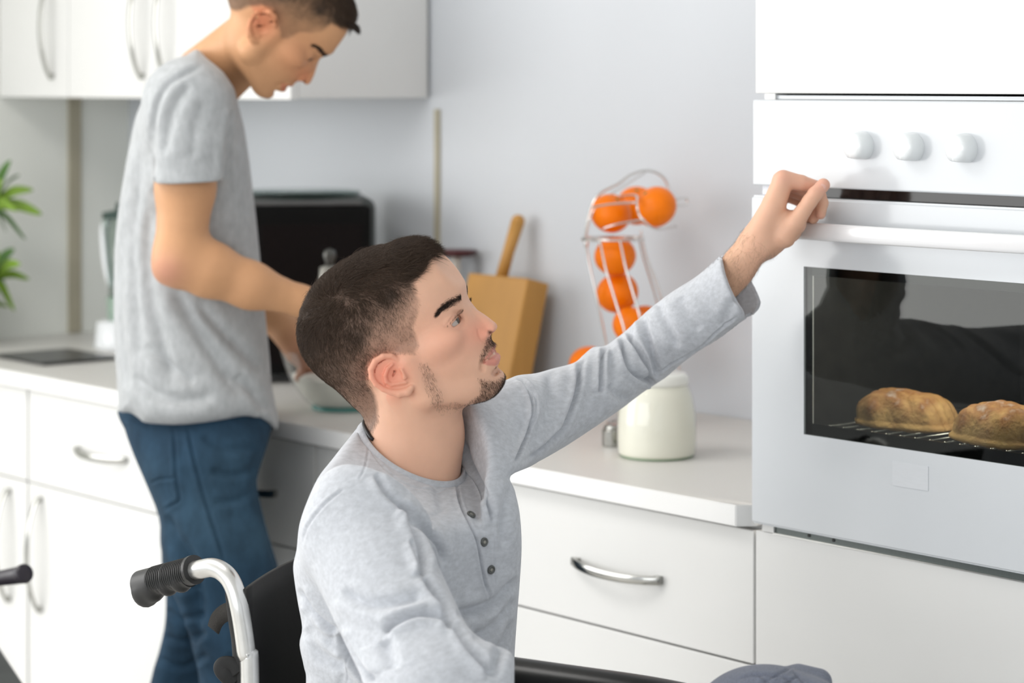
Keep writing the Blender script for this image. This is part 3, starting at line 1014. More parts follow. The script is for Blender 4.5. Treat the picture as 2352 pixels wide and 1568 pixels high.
def poly2(x, y, pts):
    """signed distance to a closed polygon, negative inside"""
    P = np.asarray(pts, f32)
    n = len(P)
    d = np.full(x.shape, 1e9, f32)
    ins = np.zeros(x.shape, bool)
    for i in range(n):
        ax, ay = P[i]; bx, by = P[(i + 1) % n]
        ex, ey = bx - ax, by - ay
        wx, wy = x - ax, y - ay
        L = ex * ex + ey * ey
        if L < 1e-12: continue
        t = np.clip((wx * ex + wy * ey) / L, 0, 1)
        dx, dy = wx - ex * t, wy - ey * t
        d = np.minimum(d, dx * dx + dy * dy)
        if ay != by:
            c = ((ay > y) != (by > y)) & (x < ex * (y - ay) / ey + ax)
            ins ^= c
    d = np.sqrt(d)
    return np.where(ins, -d, d)


def proj(P):
    Y = np.maximum(P[..., 1], 0.2)
    return 1176 + F * P[..., 0] / Y, 190 - F * P[..., 2] / Y


def outline(P, pts, n=5, sm=True):
    """signed distance (metres) to a contour given on the picture plane at the depth of each point"""
    px, py = proj(P)
    q = spline(pts, n, True) if sm else np.asarray(pts, float)
    return poly2(px, py, q) * (P[..., 1] / F)


def grid_mesh(f, lo, hi, h, lip=1.7):
    lo = np.asarray(lo, float); hi = np.asarray(hi, float)
    s = 4
    n = (np.ceil((hi - lo) / h / s).astype(int) + 1) * s
    ax = [(lo[i] + h * np.arange(n[i])).astype(f32) for i in range(3)]
    nc = n // s
    off = h * (s - 1) / 2
    cx = [(lo[i] + h * s * np.arange(nc[i]) + off).astype(f32) for i in range(3)]
    G = np.stack(np.meshgrid(*cx, indexing='ij'), -1).reshape(-1, 3)
    fc = f(G).reshape(nc)
    V = np.repeat(np.repeat(np.repeat(fc, s, 0), s, 1), s, 2).astype(f32)
    m = np.abs(V) < h * s * lip
    idx = np.nonzero(m)
    P = np.stack([ax[i][idx[i]] for i in range(3)], -1)
    out = np.empty(len(P), f32)
    B = 400000
    for i in range(0, len(P), B):
        out[i:i + B] = f(P[i:i + B])
    V[idx] = out
    S = V < 0
    c = [S[:-1, :-1, :-1], S[1:, :-1, :-1], S[:-1, 1:, :-1], S[1:, 1:, :-1], S[:-1, :-1, 1:], S[1:, :-1, 1:], S[:-1, 1:, 1:], S[1:, 1:, 1:]]
    cnt = sum(x.astype(np.int8) for x in c)
    act = (cnt > 0) & (cnt < 8)
    ci = np.stack(np.nonzero(act), -1)
    offs = np.array([[0, 0, 0], [1, 0, 0], [0, 1, 0], [1, 1, 0], [0, 0, 1], [1, 0, 1], [0, 1, 1], [1, 1, 1]])
    vals = np.stack([V[ci[:, 0] + o[0], ci[:, 1] + o[1], ci[:, 2] + o[2]] for o in offs], -1)
    E = [(0, 1), (2, 3), (4, 5), (6, 7), (0, 2), (1, 3), (4, 6), (5, 7), (0, 4), (1, 5), (2, 6), (3, 7)]
    acc = np.zeros((len(ci), 3)); w = np.zeros(len(ci))
    for a, b in E:
        va, vb = vals[:, a], vals[:, b]
        x = (va < 0) != (vb < 0)
        t = np.where(x, va / np.where(x, va - vb, 1), 0)
        p = offs[a] + t[:, None] * (offs[b] - offs[a])
        acc[x] += p[x]; w[x] += 1
    vert = lo + h * (ci + acc / w[:, None])
    lut = np.full(act.shape, -1, np.int32)
    lut[ci[:, 0], ci[:, 1], ci[:, 2]] = np.arange(len(ci))
    quads = []
    for a in range(3):
        b_, c_ = (a + 1) % 3, (a + 2) % 3
        sl0 = [slice(1, -1)] * 3; sl1 = [slice(1, -1)] * 3
        sl0[a] = slice(0, -1); sl1[a] = slice(1, None)
        s0, s1 = S[tuple(sl0)], S[tuple(sl1)]
        for flip in (0, 1):
            mk = (s0 & ~s1) if flip == 0 else (~s0 & s1)
            e = np.stack(np.nonzero(mk), -1)
            e = e + np.array([0 if i == a else 1 for i in range(3)])
            def L(db, dc):
                q = e.copy(); q[:, b_] += db; q[:, c_] += dc
                return lut[q[:, 0], q[:, 1], q[:, 2]]
            Q = np.stack([L(-1, -1), L(0, -1), L(0, 0), L(-1, 0)], -1)
            if flip: Q = Q[:, ::-1]
            quads.append(Q)
    Q = np.concatenate(quads)
    Q = Q[(Q >= 0).all(1)]
    return vert, Q


def subdiv(V, Q):
    n = len(V)
    e = np.concatenate([Q[:, [0, 1]], Q[:, [1, 2]], Q[:, [2, 3]], Q[:, [3, 0]]])
    es = np.sort(e, 1)
    key = es[:, 0].astype(np.int64) * n + es[:, 1]
    u, inv = np.unique(key, return_inverse=True)
    a, b = u // n, u % n
    mid = (V[a] + V[b]) / 2
    cen = V[Q].mean(1)
    m = len(Q)
    i0, i1, i2, i3 = (inv[k * m:(k + 1) * m] + n for k in range(4))
    c = np.arange(m) + n + len(u)
    NQ = np.concatenate([np.stack([Q[:, 0], i0, c, i3], -1), np.stack([i0, Q[:, 1], i1, c], -1),
                         np.stack([c, i1, Q[:, 2], i2], -1), np.stack([i3, c, i2, Q[:, 3]], -1)])
    return np.concatenate([V, mid, cen]), NQ


def grad(f, P, e=4e-4):
    k = np.array([[1, -1, -1], [-1, -1, 1], [-1, 1, -1], [1, 1, 1]], f32)
    g = sum(k[i] * f(P + k[i] * f32(e))[:, None] for i in range(4))
    return g / (4 * e)


def snap(f, P, it=2, e=4e-4):
    P = P.astype(f32)
    for _ in range(it):
        g = grad(f, P, e)
        n2 = np.maximum((g * g).sum(-1, keepdims=True), 0.15)
        P = P - np.clip(f(P)[:, None] / n2, -0.004, 0.004) * g
    return P


def relax(V, Q, it=1, lam=0.5):
    n = len(V)
    for _ in range(it):
        acc = np.zeros_like(V); w = np.zeros(n)
        for a, b in ((0, 1), (1, 2), (2, 3), (3, 0)):
            for s, t in ((a, b), (b, a)):
                for k in range(3):
                    acc[:, k] += np.bincount(Q[:, s], V[Q[:, t], k], n)
                w += np.bincount(Q[:, s], minlength=n)
        V = V * (1 - lam) + lam * acc / np.maximum(w, 1)[:, None]
    return V


def normals(V, Q):
    a = V[Q[:, 2]] - V[Q[:, 0]]; b = V[Q[:, 3]] - V[Q[:, 1]]
    fn = np.cross(a, b)
    N = np.zeros_like(V)
    for i in range(4):
        for k in range(3):
            N[:, k] += np.bincount(Q[:, i], fn[:, k], len(V))
    return N / np.maximum(np.linalg.norm(N, axis=1, keepdims=True), 1e-12)


def build(f, lo, hi, h, sub=1, relax_it=1):
    V, Q = grid_mesh(f, lo, hi, h)
    V = relax(V, Q, relax_it)
    V = snap(f, V)
    for _ in range(sub):
        V, Q = subdiv(V, Q)
        V = snap(f, V, 1)
    return np.asarray(V, float), Q


def fast_mesh(name, V, Q, m, parent=None, colors=None, smooth=True):
    """V in camera-aligned metres"""
    K = c2k(V).astype(f32)
    me = bpy.data.meshes.new(name)
    me.vertices.add(len(K)); me.vertices.foreach_set('co', K.ravel())
    me.loops.add(Q.size); me.loops.foreach_set('vertex_index', Q.ravel().astype(np.int32))
    k = Q.shape[1]
    me.polygons.add(len(Q)); me.polygons.foreach_set('loop_start', np.arange(0, Q.size, k, dtype=np.int32))
    me.update(calc_edges=True)
    me.validate()
    if colors is not None:
        at = me.color_attributes.new('Col', 'FLOAT_COLOR', 'POINT')
        c4 = np.ones((len(K), 4), f32); c4[:, :3] = colors
        at.data.foreach_set('color', c4.ravel())
    return link_mesh(name, me, m, parent, smooth, world=parent is not None)


def stroke(V, N, lines, lo=0.05):
    """folds and seams: displace camera-side cloth along its normal near drawn lines.
    lines: (points px, width px, amplitude m [neg = groove], ridge offset)"""
    px, py = proj(V)
    view = -V / np.linalg.norm(V, axis=1, keepdims=True)
    fac = np.clip(((N * view).sum(1) - lo) / 0.25, 0, 1)
    D = np.zeros(len(V))
    for pts, w, amp in lines:
        q = spline(pts, 6)
        x0, y0 = q.min(0) - 4 * w; x1, y1 = q.max(0) + 4 * w
        m = (px > x0) & (px < x1) & (py > y0) & (py < y1)
        if not m.any(): continue
        X, Yy = px[m], py[m]
        best = np.full(len(X), 1e9); sgn = np.zeros(len(X)); tt = np.zeros(len(X))
        n = len(q) - 1
        for i in range(n):
            ax, ay = q[i]; ex, ey = q[i + 1] - q[i]
            L = ex * ex + ey * ey + 1e-9
            t = np.clip(((X - ax) * ex + (Yy - ay) * ey) / L, 0, 1)
            dx, dy = X - ax - ex * t, Yy - ay - ey * t
            d = dx * dx + dy * dy
            u = d < best
            best = np.where(u, d, best)
            sgn = np.where(u, (ex * dy - ey * dx) / math.sqrt(L), sgn)
            tt = np.where(u, (i + t) / n, tt)
        d = np.sqrt(best)
        taper = np.clip(np.minimum(tt, 1 - tt) * 6, 0, 1)
        taper = taper * taper * (3 - 2 * taper)
        g = np.exp(-(d / w) ** 2)
        # groove with a softer swell beside it on the positive side
        sw = np.exp(-((sgn - 1.9 * w) / (1.5 * w)) ** 2) + 0.5 * np.exp(-((sgn + 1.9 * w) / (1.5 * w)) ** 2)
        D[m] += taper * fac[m] * amp * (g - 0.45 * sw * np.exp(-(np.maximum(d - abs(sgn), 0) / w) ** 2))
    return V + N * D[:, None]


def idw(x, y, ctrl, p=2.5):
    c = np.asarray(ctrl, float)
    w = 1.0 / (((x[:, None] - c[None, :, 0]) ** 2 + (y[:, None] - c[None, :, 1]) ** 2 + 60.0) ** (p / 2))
    return (w @ c[:, 2:]) / w.sum(1, keepdims=True)


def strands(name, roots, dirs, lens, m, parent, rad=0.00016, bend=None, nseg=4, colors=None):
    """hair as one curves object; roots and dirs in camera-aligned metres"""
    n = len(roots)
    hc = bpy.data.hair_curves.new(name)
    k = nseg + 1
    hc.add_curves([k] * n)
    t = np.linspace(0, 1, k)
    P = roots[:, None, :] + dirs[:, None, :] * (lens[:, None] * t[None, :])[..., None]
    if bend is not None:
        P = P + bend[:, None, :] * (lens[:, None] * (t ** 2)[None, :])[..., None]
    K = c2k(P.reshape(-1, 3)).astype(f32)
    hc.points.foreach_set('position', K.ravel())
    if np.isscalar(rad):
        r = np.tile(rad * (1 - 0.75 * t), n).astype(f32)
    else:
        r = (np.asarray(rad)[:, None] * (1 - 0.75 * t)[None, :]).ravel().astype(f32)
    at = hc.attributes.get('radius') or hc.attributes.new('radius', 'FLOAT', 'POINT')
    at.data.foreach_set('value', r)
    if colors is not None:
        ca = hc.attributes.new('Col', 'FLOAT_COLOR', 'POINT')
        c4 = np.ones((n, k, 4), f32); c4[:, :, :3] = colors[:, None, :]
        ca.data.foreach_set('color', c4.ravel())
    hc.materials.append(m)
    o = bpy.data.objects.new(name, hc)
    COL.objects.link(o)
    if parent is not None:
        o.parent = parent
        o.matrix_parent_inverse = parent.matrix_basis.inverted()
    return o
# ================================================================ head modelling (head units: 1 = one picture pixel at the seated man's head)
PA = math.radians(25)
FV = np.array([math.cos(PA), -math.sin(PA), 0.0])
UV = np.array([-math.sin(PA), -math.cos(PA), 0.0])
BV = np.array([0, 0, 1.0])
RP = np.stack([FV, UV, BV])


class HeadFrame:
    def __init__(s, org, ea, ec, sc, yaw=0, roll=0, a0=920, c0=750):
        s.o = np.asarray(org, float)
        ea = np.asarray(ea, float); ec = np.asarray(ec, float)
        eb = np.array([0, -1.0, 0])
        y = math.radians(yaw)
        # yaw about the head's own vertical (ec'), towards the camera
        ea2 = ea * math.cos(y) + eb * math.sin(y)
        eb2 = eb * math.cos(y) - ea * math.sin(y)
        r = math.radians(roll)
        s.ea = ea2
        s.eb = eb2 * math.cos(r) + ec * math.sin(r)
        s.ec = ec * math.cos(r) - eb2 * math.sin(r)
        s.sc = sc; s.a0 = a0; s.c0 = c0
        s.M = np.stack([s.ea, s.ec, s.eb])

    def loc(s, P):
        d = (P - s.o.astype(P.dtype)) @ s.M.T.astype(P.dtype) / s.sc
        return d + np.array([s.a0, s.c0, 0], P.dtype)

    def world(s, q):
        q = np.asarray(q, float)
        return s.o + s.sc * ((q - np.array([s.a0, s.c0, 0])) @ s.M)

    def hp(s, px, py, b=0.0):
        """head coordinates (a, c, b) of the point seen at px, py with lateral offset b"""
        X, Z = (px - 1176) / F, -(py - 190) / F
        P0 = s.o + s.sc * b * s.eb
        A = np.array([[s.ea[0] - X * s.ea[1], s.ec[0] - X * s.ec[1]], [s.ea[2] - Z * s.ea[1], s.ec[2] - Z * s.ec[1]]]) * s.sc
        r = -np.array([P0[0] - X * P0[1], P0[2] - Z * P0[1]])
        u = np.linalg.solve(A, r)
        return np.array([s.a0 + u[0], s.c0 + u[1], b])


H1 = HeadFrame(pt(920, 750, 2.85), (1, 0, 0), (0, 0, -1), 2.85 / F, yaw=11, roll=9)
th2 = math.radians(76)
H2 = HeadFrame(pt(663, 30, 4.0), (math.cos(th2), 0, -math.sin(th2)), (-math.sin(th2), 0, -math.cos(th2)), 0.755 * 4.0 / F, yaw=-6, roll=0)

hp = H1.hp
prof_px = [(985, 577), (950, 564), (905, 567), (860, 581), (810, 602), (765, 629), (732, 660), (712, 697), (701, 738), (702, 782), (716, 816), (744, 850), (782, 885), (822, 926), (858, 966), (920, 990), (985, 975), (1040, 952), (1075, 934),
           (1090, 925), (1103, 921), (1126, 912), (1144, 900), (1154, 885), (1158, 872), (1156, 862), (1149, 852), (1145.5, 844), (1147, 837), (1150, 828), (1148.5, 821), (1143, 815.5), (1136, 813), (1134, 809), (1135.5, 803), (1137, 794), (1133, 784), (1128, 776), (1127, 770), (1131, 765), (1137, 760), (1141.5, 754), (1141.5, 747),
           (1135, 736), (1121, 725), (1098, 713), (1080, 702), (1071, 692), (1068, 680), (1068, 668), (1065, 655), (1052, 641), (1036, 623), (1015, 600)]
PROF = np.array([hp(x, y, 0)[:2] for x, y in prof_px])
PROF = spline(PROF, 3, True)


def mir(q):
    return np.array([q[0], q[1], -q[2]])


eyeI, eyeO = hp(1062, 720, 34), hp(1024, 757, 88)
EYE_C = (eyeI + eyeO) / 2 - 13 * FV + np.array([0, 0, -3.0])
t_ = (eyeO - eyeI); t_ /= np.linalg.norm(t_)
n_ = FV + 0.35 * BV; n_ -= t_ * (n_ @ t_); n_ /= np.linalg.norm(n_)
v_ = np.cross(t_, n_)
if v_ @ UV < 0: v_ = -v_
REYE = np.stack([t_, v_, n_])
eyeM = (eyeI + eyeO) / 2
mouthC = hp(1109, 832, 45)
mouthM = hp(1136, 813, 0)
EARX = np.array([0, 0, 0.])


def ear_pts(pts, b0):
    return [hp(x, y, b0 + db) for x, y, db in pts]


EAR_OUT = ear_pts([(912, 826, 4), (898, 817, 10), (880, 818, 17), (862, 829, 22), (852, 848, 24), (854, 866, 24), (864, 882, 22), (880, 893, 18), (898, 900, 13), (918, 903, 9), (936, 899, 6), (945, 889, 3)], 128)
EAR_IN = ear_pts([(901, 836, 12), (890, 846, 17), (884, 862, 19), (887, 876, 17), (898, 883, 12), (915, 880, 8), (932, 877, 5)], 128)
EAR_PLATE = [hp(895, 858, 140), hp(922, 884, 134)]


def head_field(q, nape=True):
    """q: (a, c, b) in head units"""
    a, c, b = q[:, 0], q[:, 1], q[:, 2]
    Q = q.copy(); Q[:, 2] = np.abs(b)
    B = Q
    f = ell(B, (848, 742, 0), (182, 176, 146), RP)
    f = smin(f, ell(B, (930, 690, 0), (152, 138, 119), RP), 30)
    f = smin(f, ell(B, (978, 800, 0), (150, 160, 112), RP), 20)
    f = smin(f, ell(B, hp(1002, 793, 84), (62, 34, 34), RP), 22)              # cheekbone
    f = smin(f, ell(B, (1058, 855, 0), (96, 80, 64), RP), 26)                 # muzzle and chin mass
    f = smin(f, cap(B, hp(985, 905, 88), hp(1118, 890, 24), 30, 28), 26)      # jaw line
    f = smin(f, cap(B, hp(935, 830, 112), hp(978, 902, 94), 26, 30), 26)      # ramus
    f = smin(f, ell(B, hp(1130, 876, 0), (34, 32, 40), RP), 10)
    if nape:
        f = smin(f, ell(B, (842, 880, 0), (80, 92, 84), RP), 24)                  # nape
    # eye socket
    f = smax(f, -ell(B, eyeM + 13 * FV + 2 * UV + 9 * BV, (13, 15, 26), RP), 13)
    # nose
    n1 = cap(B, hp(1062, 694, 0), hp(1125, 752, 0), 12, 17)
    n1 = smin(n1, cap(B, hp(1050, 712, 10), hp(1104, 766, 14), 14, 19), 10)
    n1 = smin(n1, ell(B, hp(1111, 771, 22), (15, 12, 13), RP), 5)
    n1 = smin(n1, cap(B, hp(1128, 756, 5), hp(1131, 756, 5), 13), 6)
    f = smin(f, n1, 9)
    # alar crease, nostril
    f = smax(f, -ell(B, hp(1123, 767, 15), (9, 6, 6.5), RP), 3)
    # lips
    f = smin(f, chain(B, [hp(1131, 801, 0), hp(1128, 806, 18), mouthC], [9.5, 8, 2.5], 4), 7)
    f = smin(f, chain(B, [hp(1137, 826, 0), hp(1132, 829, 20), mouthC + np.array([0, 2, 0])], [12.5, 9.5, 3], 4), 6)
    f = smax(f, -ell(B, hp(1140, 852, 10), (10, 8, 26), RP), 9)               # crease below the lip
    f = smax(f, -chain(B, [hp(1150, 814, 0), hp(1133, 816, 20), mouthC + 1.5 * FV], [2.8, 2.6, 2.4], 2), 3)
    f = smax(f, -cap(B, hp(1112, 822, 50), hp(1108, 846, 50), 3, 3), 12)
    # lids
    lid = ell(B, EYE_C, (27.5, 27.5, 27.5))
    f = smin(f, lid, 6)
    op = smax(ell(B, eyeM + 9 * FV - 0.5 * UV, (27, 7.0, 20), REYE), ell(B, EYE_C, (30, 30, 30)), 1.0)
    op = smax(op, -ell(B, EYE_C, (22.5, 22.5, 22.5)), 1.0)
    f = smax(f, -op, 2.0)
    cr = [eyeI + 9 * v_ + 7 * n_, eyeM + 15 * v_ + 12 * n_, eyeO + 9 * v_ + 4 * n_]
    f = smax(f, -chain(B, cr, [1.6, 1.8, 1.2], 2), 3.5)
    # profile cut
    k = 30 - 21 * np.clip(((a * FV[0] + c * FV[1]) - 560) / 70, 0, 1)
    p2 = poly2(a, c, PROF)
    h = np.clip(0.5 + 0.5 * (f - p2) / k, 0, 1)
    f = p2 + (f - p2) * h + k * h * (1 - h)
    # ears
    m = (a > 810) & (a < 1010) & (c > 770) & (c < 950) & (np.abs(b) > 90)
    if m.any():
        E = B[m]
        e = cap(E, EAR_PLATE[0], EAR_PLATE[1], 34, 22)
        side = np.abs(E @ EARN - EARD) - 4.0
        e = smax(e, side, 4)
        rim = chain(E, EAR_OUT, [5.5, 6.5, 7, 7, 6.8, 6.5, 6.2, 6.2, 7.5, 10, 10, 7], 2)
        e = smin(e, rim, 3)
        e = smin(e, chain(E, EAR_IN, [3.5, 4.2, 4.8, 4.8, 4.6, 4.2, 4], 2), 4)
        e = smin(e, cap(E, hp(922, 850, 138), hp(928, 866, 138), 5.5, 6.5), 5)
        e = smax(e, -ell(E, hp(910, 862, 145), (14, 17, 11), RP), 4)
        fm = smin(f[m], e, 5)
        f[m] = fm
    return f


_p = [EAR_OUT[2], EAR_OUT[5], EAR_OUT[9]]
EARN = np.cross(_p[1] - _p[0], _p[2] - _p[0]); EARN /= np.linalg.norm(EARN)
if EARN[2] < 0: EARN = -EARN
EARD = float(_p[1] @ EARN) - 5
EARN = EARN.astype(f32)


def head_world(P, Hf, R=0.175):
    d = P - Hf.world((920, 755, 0)).astype(f32)
    r = np.sqrt((d * d).sum(-1))
    out = r - 0.135
    m = r < R
    if m.any():
        out = out.astype(f32)
        out[m] = head_field(Hf.loc(P[m]).astype(f32), Hf is H1) * Hf.sc
    return out


def near_px(Hf, V):
    """picture position a head point would have on the camera side of the face (for symmetric colouring)"""
    q = Hf.loc(V)
    q2 = q.copy(); q2[:, 2] = np.abs(q2[:, 2])
    x, y = proj(H1.world(q2))
    return q, x, y


HAIR_POLY = [(1003, 576), (996, 590), (984, 606), (970, 626), (948, 654), (951, 668), (964, 690), (961, 717), (948, 752), (957, 775), (962, 793), (951, 815), (932, 812), (912, 812), (885, 808), (858, 818), (842, 842), (844, 880), (862, 908), (868, 935), (868, 968), (845, 1010),
             (760, 1010), (640, 850), (640, 600), (780, 500), (960, 500), (1010, 540)]
LENC = [(985, 580, 34), (940, 560, 40), (900, 565, 40), (800, 610, 36), (735, 660, 30), (705, 740, 20), (760, 700, 24), (850, 660, 26), (935, 615, 34), (948, 650, 9), (900, 690, 14), (890, 720, 9), (940, 720, 6), (900, 780, 6), (800, 760, 17), (720, 810, 14), (820, 860, 8), (850, 930, 5), (950, 800, 6), (770, 850, 10), (960, 690, 5), (860, 780, 8)]
DIRC = [(985, 585, .35, -1.0), (960, 575, .5, -.8), (900, 575, .9, -.35), (800, 610, .8, -.5), (735, 660, -.3, -.9), (705, 700, -.6, -.3), (700, 760, -.3, .9), (850, 650, .9, .1), (935, 625, .6, -.1), (900, 690, .2, .9), (945, 740, .25, 1), (900, 780, .1, 1), (780, 730, -.1, .9), (720, 820, .3, .9), (820, 890, .6, .8), (860, 950, .5, .9)]
DENS = [(985, 590, 1.), (900, 580, 1.), (800, 620, 1.), (710, 720, 1.), (940, 630, 1.), (948, 652, .75), (900, 680, .95), (960, 700, .25), (930, 740, .35), (900, 790, .42), (870, 790, .55), (950, 800, .40), (820, 780, .85), (760, 850, .85), (840, 870, .7), (860, 940, .65), (925, 690, .5), (890, 730, .6), (700, 780, 1.)]


def g2(x, y, cx, cy, r):
    return np.exp(-((x - cx) ** 2 + (y - cy) ** 2) / (r * r))


def skin_colors(Hf, V, base, hairc, stub=1.0):
    col = np.tile(np.asarray(base, float), (len(V), 1))
    dh = np.linalg.norm(V - Hf.world((920, 760, 0)), axis=1)
    m = dh < 0.2
    q, x, y = near_px(Hf, V[m])
    c = col[m]
    def mixc(w, t):
        nonlocal c
        c = c * (1 - w[:, None]) + np.asarray(t)[None] * w[:, None]
    rosy = np.array(base) * np.array([1.08, 0.78, 0.78])
    mixc(0.85 * g2(x, y, 1110, 762, 27), rosy)
    mixc(0.45 * g2(x, y, 1085, 765, 42), rosy)
    mixc(0.35 * g2(x, y, 1010, 790, 70), rosy)
    ear = (np.abs(q[:, 2]) > 118)
    mixc(0.72 * np.maximum(g2(x, y, 886, 860, 52), 0) * ear, np.array(base) * np.array([1.10, .58, .56]))
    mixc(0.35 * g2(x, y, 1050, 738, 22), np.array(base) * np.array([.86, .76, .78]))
    # lips
    d1 = chain(np.stack([q[:, 0], q[:, 1], np.abs(q[:, 2])], -1).astype(f32), [hp(1134, 801, 0), hp(1130, 807, 18), mouthC], [7.5, 6, 1.5], 2)
    d2 = chain(np.stack([q[:, 0], q[:, 1], np.abs(q[:, 2])], -1).astype(f32), [hp(1141, 825, 0), hp(1135, 828, 20), mouthC], [11, 9.5, 2], 2)
    d = np.minimum(d1, d2)
    LP1 = [(1137, 790), (1139, 803), (1133, 811), (1121, 821), (1108, 834), (1112, 824), (1124, 808)]
    LP2 = [(1107, 834), (1122, 825), (1135, 815), (1146, 814), (1154, 824), (1152, 835), (1137, 840), (1120, 839)]
    dl = np.minimum(poly2(x.astype(f32), y.astype(f32), LP1), poly2(x.astype(f32), y.astype(f32), LP2))
    dl = np.where(q[:, 0] * FV[0] + q[:, 1] * FV[1] > 600, dl, 9)
    mixc(0.7 * np.clip((1.5 - dl) / 3, 0, 1), (base[0] * .84, base[1] * .46, base[2] * .55))
    # nostril: shade of the cavity painted into the skin colour
    mixc(.85 * g2(x, y, 1125, 763, 4.5), (.12, .045, .035))
    # teeth glimpse between the lips
    dt = cap(np.stack([q[:, 0], q[:, 1], np.abs(q[:, 2])], -1).astype(f32), hp(1133, 812, 0), hp(1127, 817, 15), 1.9)
    mixc(0.9 * np.clip((1.2 - dt) / 2, 0, 1), (.72, .68, .62))
    # beard shadow
    if stub:
        sh = 0.30 * g2(x, y, 1128, 893, 30) + .25 * g2(x, y, 1122, 800, 14) * (x < 1134) + .12 * g2(x, y, 985, 880, 26)
        mixc(np.clip(sh * stub, 0, .5), hairc)
    # scalp
    ds = poly2(x.astype(f32), y.astype(f32), HAIR_POLY)
    dn = idw(x, y, DENS)[:, 0]
    w = np.clip((4 - ds) / 10, 0, 1) * np.clip(dn * 1.05, 0, .96)
    mixc(w, hairc)
    col[m] = np.clip(c, 0.003, 1)
    return col


def sample_quads(V, Q, N, mask, n, rng):
    ok = mask[Q].all(1)
    q = Q[ok]
    e1 = V[q[:, 1]] - V[q[:, 0]]; e2 = V[q[:, 3]] - V[q[:, 0]]
    ar = np.linalg.norm(np.cross(e1, e2), axis=1)
    pick = rng.choice(len(q), n, p=ar / ar.sum())
    u, v = rng.random(n)[:, None], rng.random(n)[:, None]
    q = q[pick]
    def bl(A): return (A[q[:, 0]] * (1 - u) + A[q[:, 1]] * u) * (1 - v) + (A[q[:, 3]] * (1 - u) + A[q[:, 2]] * u) * v
    nn = bl(N)
    return bl(V), nn / np.linalg.norm(nn, axis=1, keepdims=True)


M_hair = mat('dark_brown_hair', (0.035, 0.022, 0.015), 0.5, spec=0.22, attr='Col')


def head_hair(Hf, V, Q, N, parent, n, rng, dark=1.0, lmul=1.0, rad=0.00017):
    m = np.linalg.norm(V - Hf.world((850, 740, 0)), axis=1) < 0.17
    q, x, y = near_px(Hf, V)
    ds = np.full(len(V), 99.0)
    ds[m] = poly2(x[m].astype(f32), y[m].astype(f32), HAIR_POLY)
    mask = (ds < 1.5) & ~((np.abs(q[:, 2]) > 150) & (x > 845) & (x < 960) & (y > 815))
    R, NN = sample_quads(V, Q, N, mask, n, rng)
    q, x, y = near_px(Hf, R)
    x = x + rng.normal(0, 5, n); y = y + rng.normal(0, 5, n)
    dn = idw(x, y, DENS)[:, 0]
    keep = rng.random(n) < np.clip(dn * 1.1, .12, 1)
    R, NN, x, y, dn = R[keep], NN[keep], x[keep], y[keep], dn[keep]
    n = len(R)
    L = idw(x, y, LENC)[:, 0] * Hf.sc * lmul * rng.uniform(.55, 1.15, n)
    D = idw(x, y, DIRC)
    # clumps: neighbouring hairs share a small turn
    stray = (rng.random(n) < .012) & (x < 800) & (y < 770)
    L = np.where(stray, L * 1.45, L)
    cl = np.sin(x * .11 + 3 * np.sin(y * .07)) * .35 + np.sin(y * .17 + x * .05) * .25
    ang = cl + rng.normal(0, .22, n)
    dx = D[:, 0] * np.cos(ang) - D[:, 1] * np.sin(ang); dy = D[:, 0] * np.sin(ang) + D[:, 1] * np.cos(ang)
    d = dx[:, None] * Hf.ea + dy[:, None] * Hf.ec
    d = d - NN * (d * NN).sum(1, keepdims=True)
    d /= np.maximum(np.linalg.norm(d, axis=1, keepdims=True), 1e-6)
    lift = np.where(L > 16 * Hf.sc, .80, .40) + rng.normal(0, .16, n) * np.where(L > 16 * Hf.sc, 1.3, .7) + .22 * np.sin(x * .21 + 2 * np.sin(y * .13)) * (L > 16 * Hf.sc)
    lift = np.where(stray, 1.3, lift)
    dirv = d * 0.85 + NN * lift[:, None]
    dirv /= np.linalg.norm(dirv, axis=1, keepdims=True)
    bend = d * .30 - NN * (lift * .36)[:, None]
    shade = rng.uniform(.6, 1.5, n) * dark
    thin = np.clip(1.15 - dn, 0, 1)
    cc = np.array([.037, .0225, .0145])[None] * shade[:, None] + thin[:, None] * np.array([.055, .038, .026])[None]
    rr = rad * np.clip(L / Hf.sc / 18, .5, 1.0)
    return strands('hair', R - NN * .0006, dirv, L, M_hair, parent, rr, bend, 4, cc)


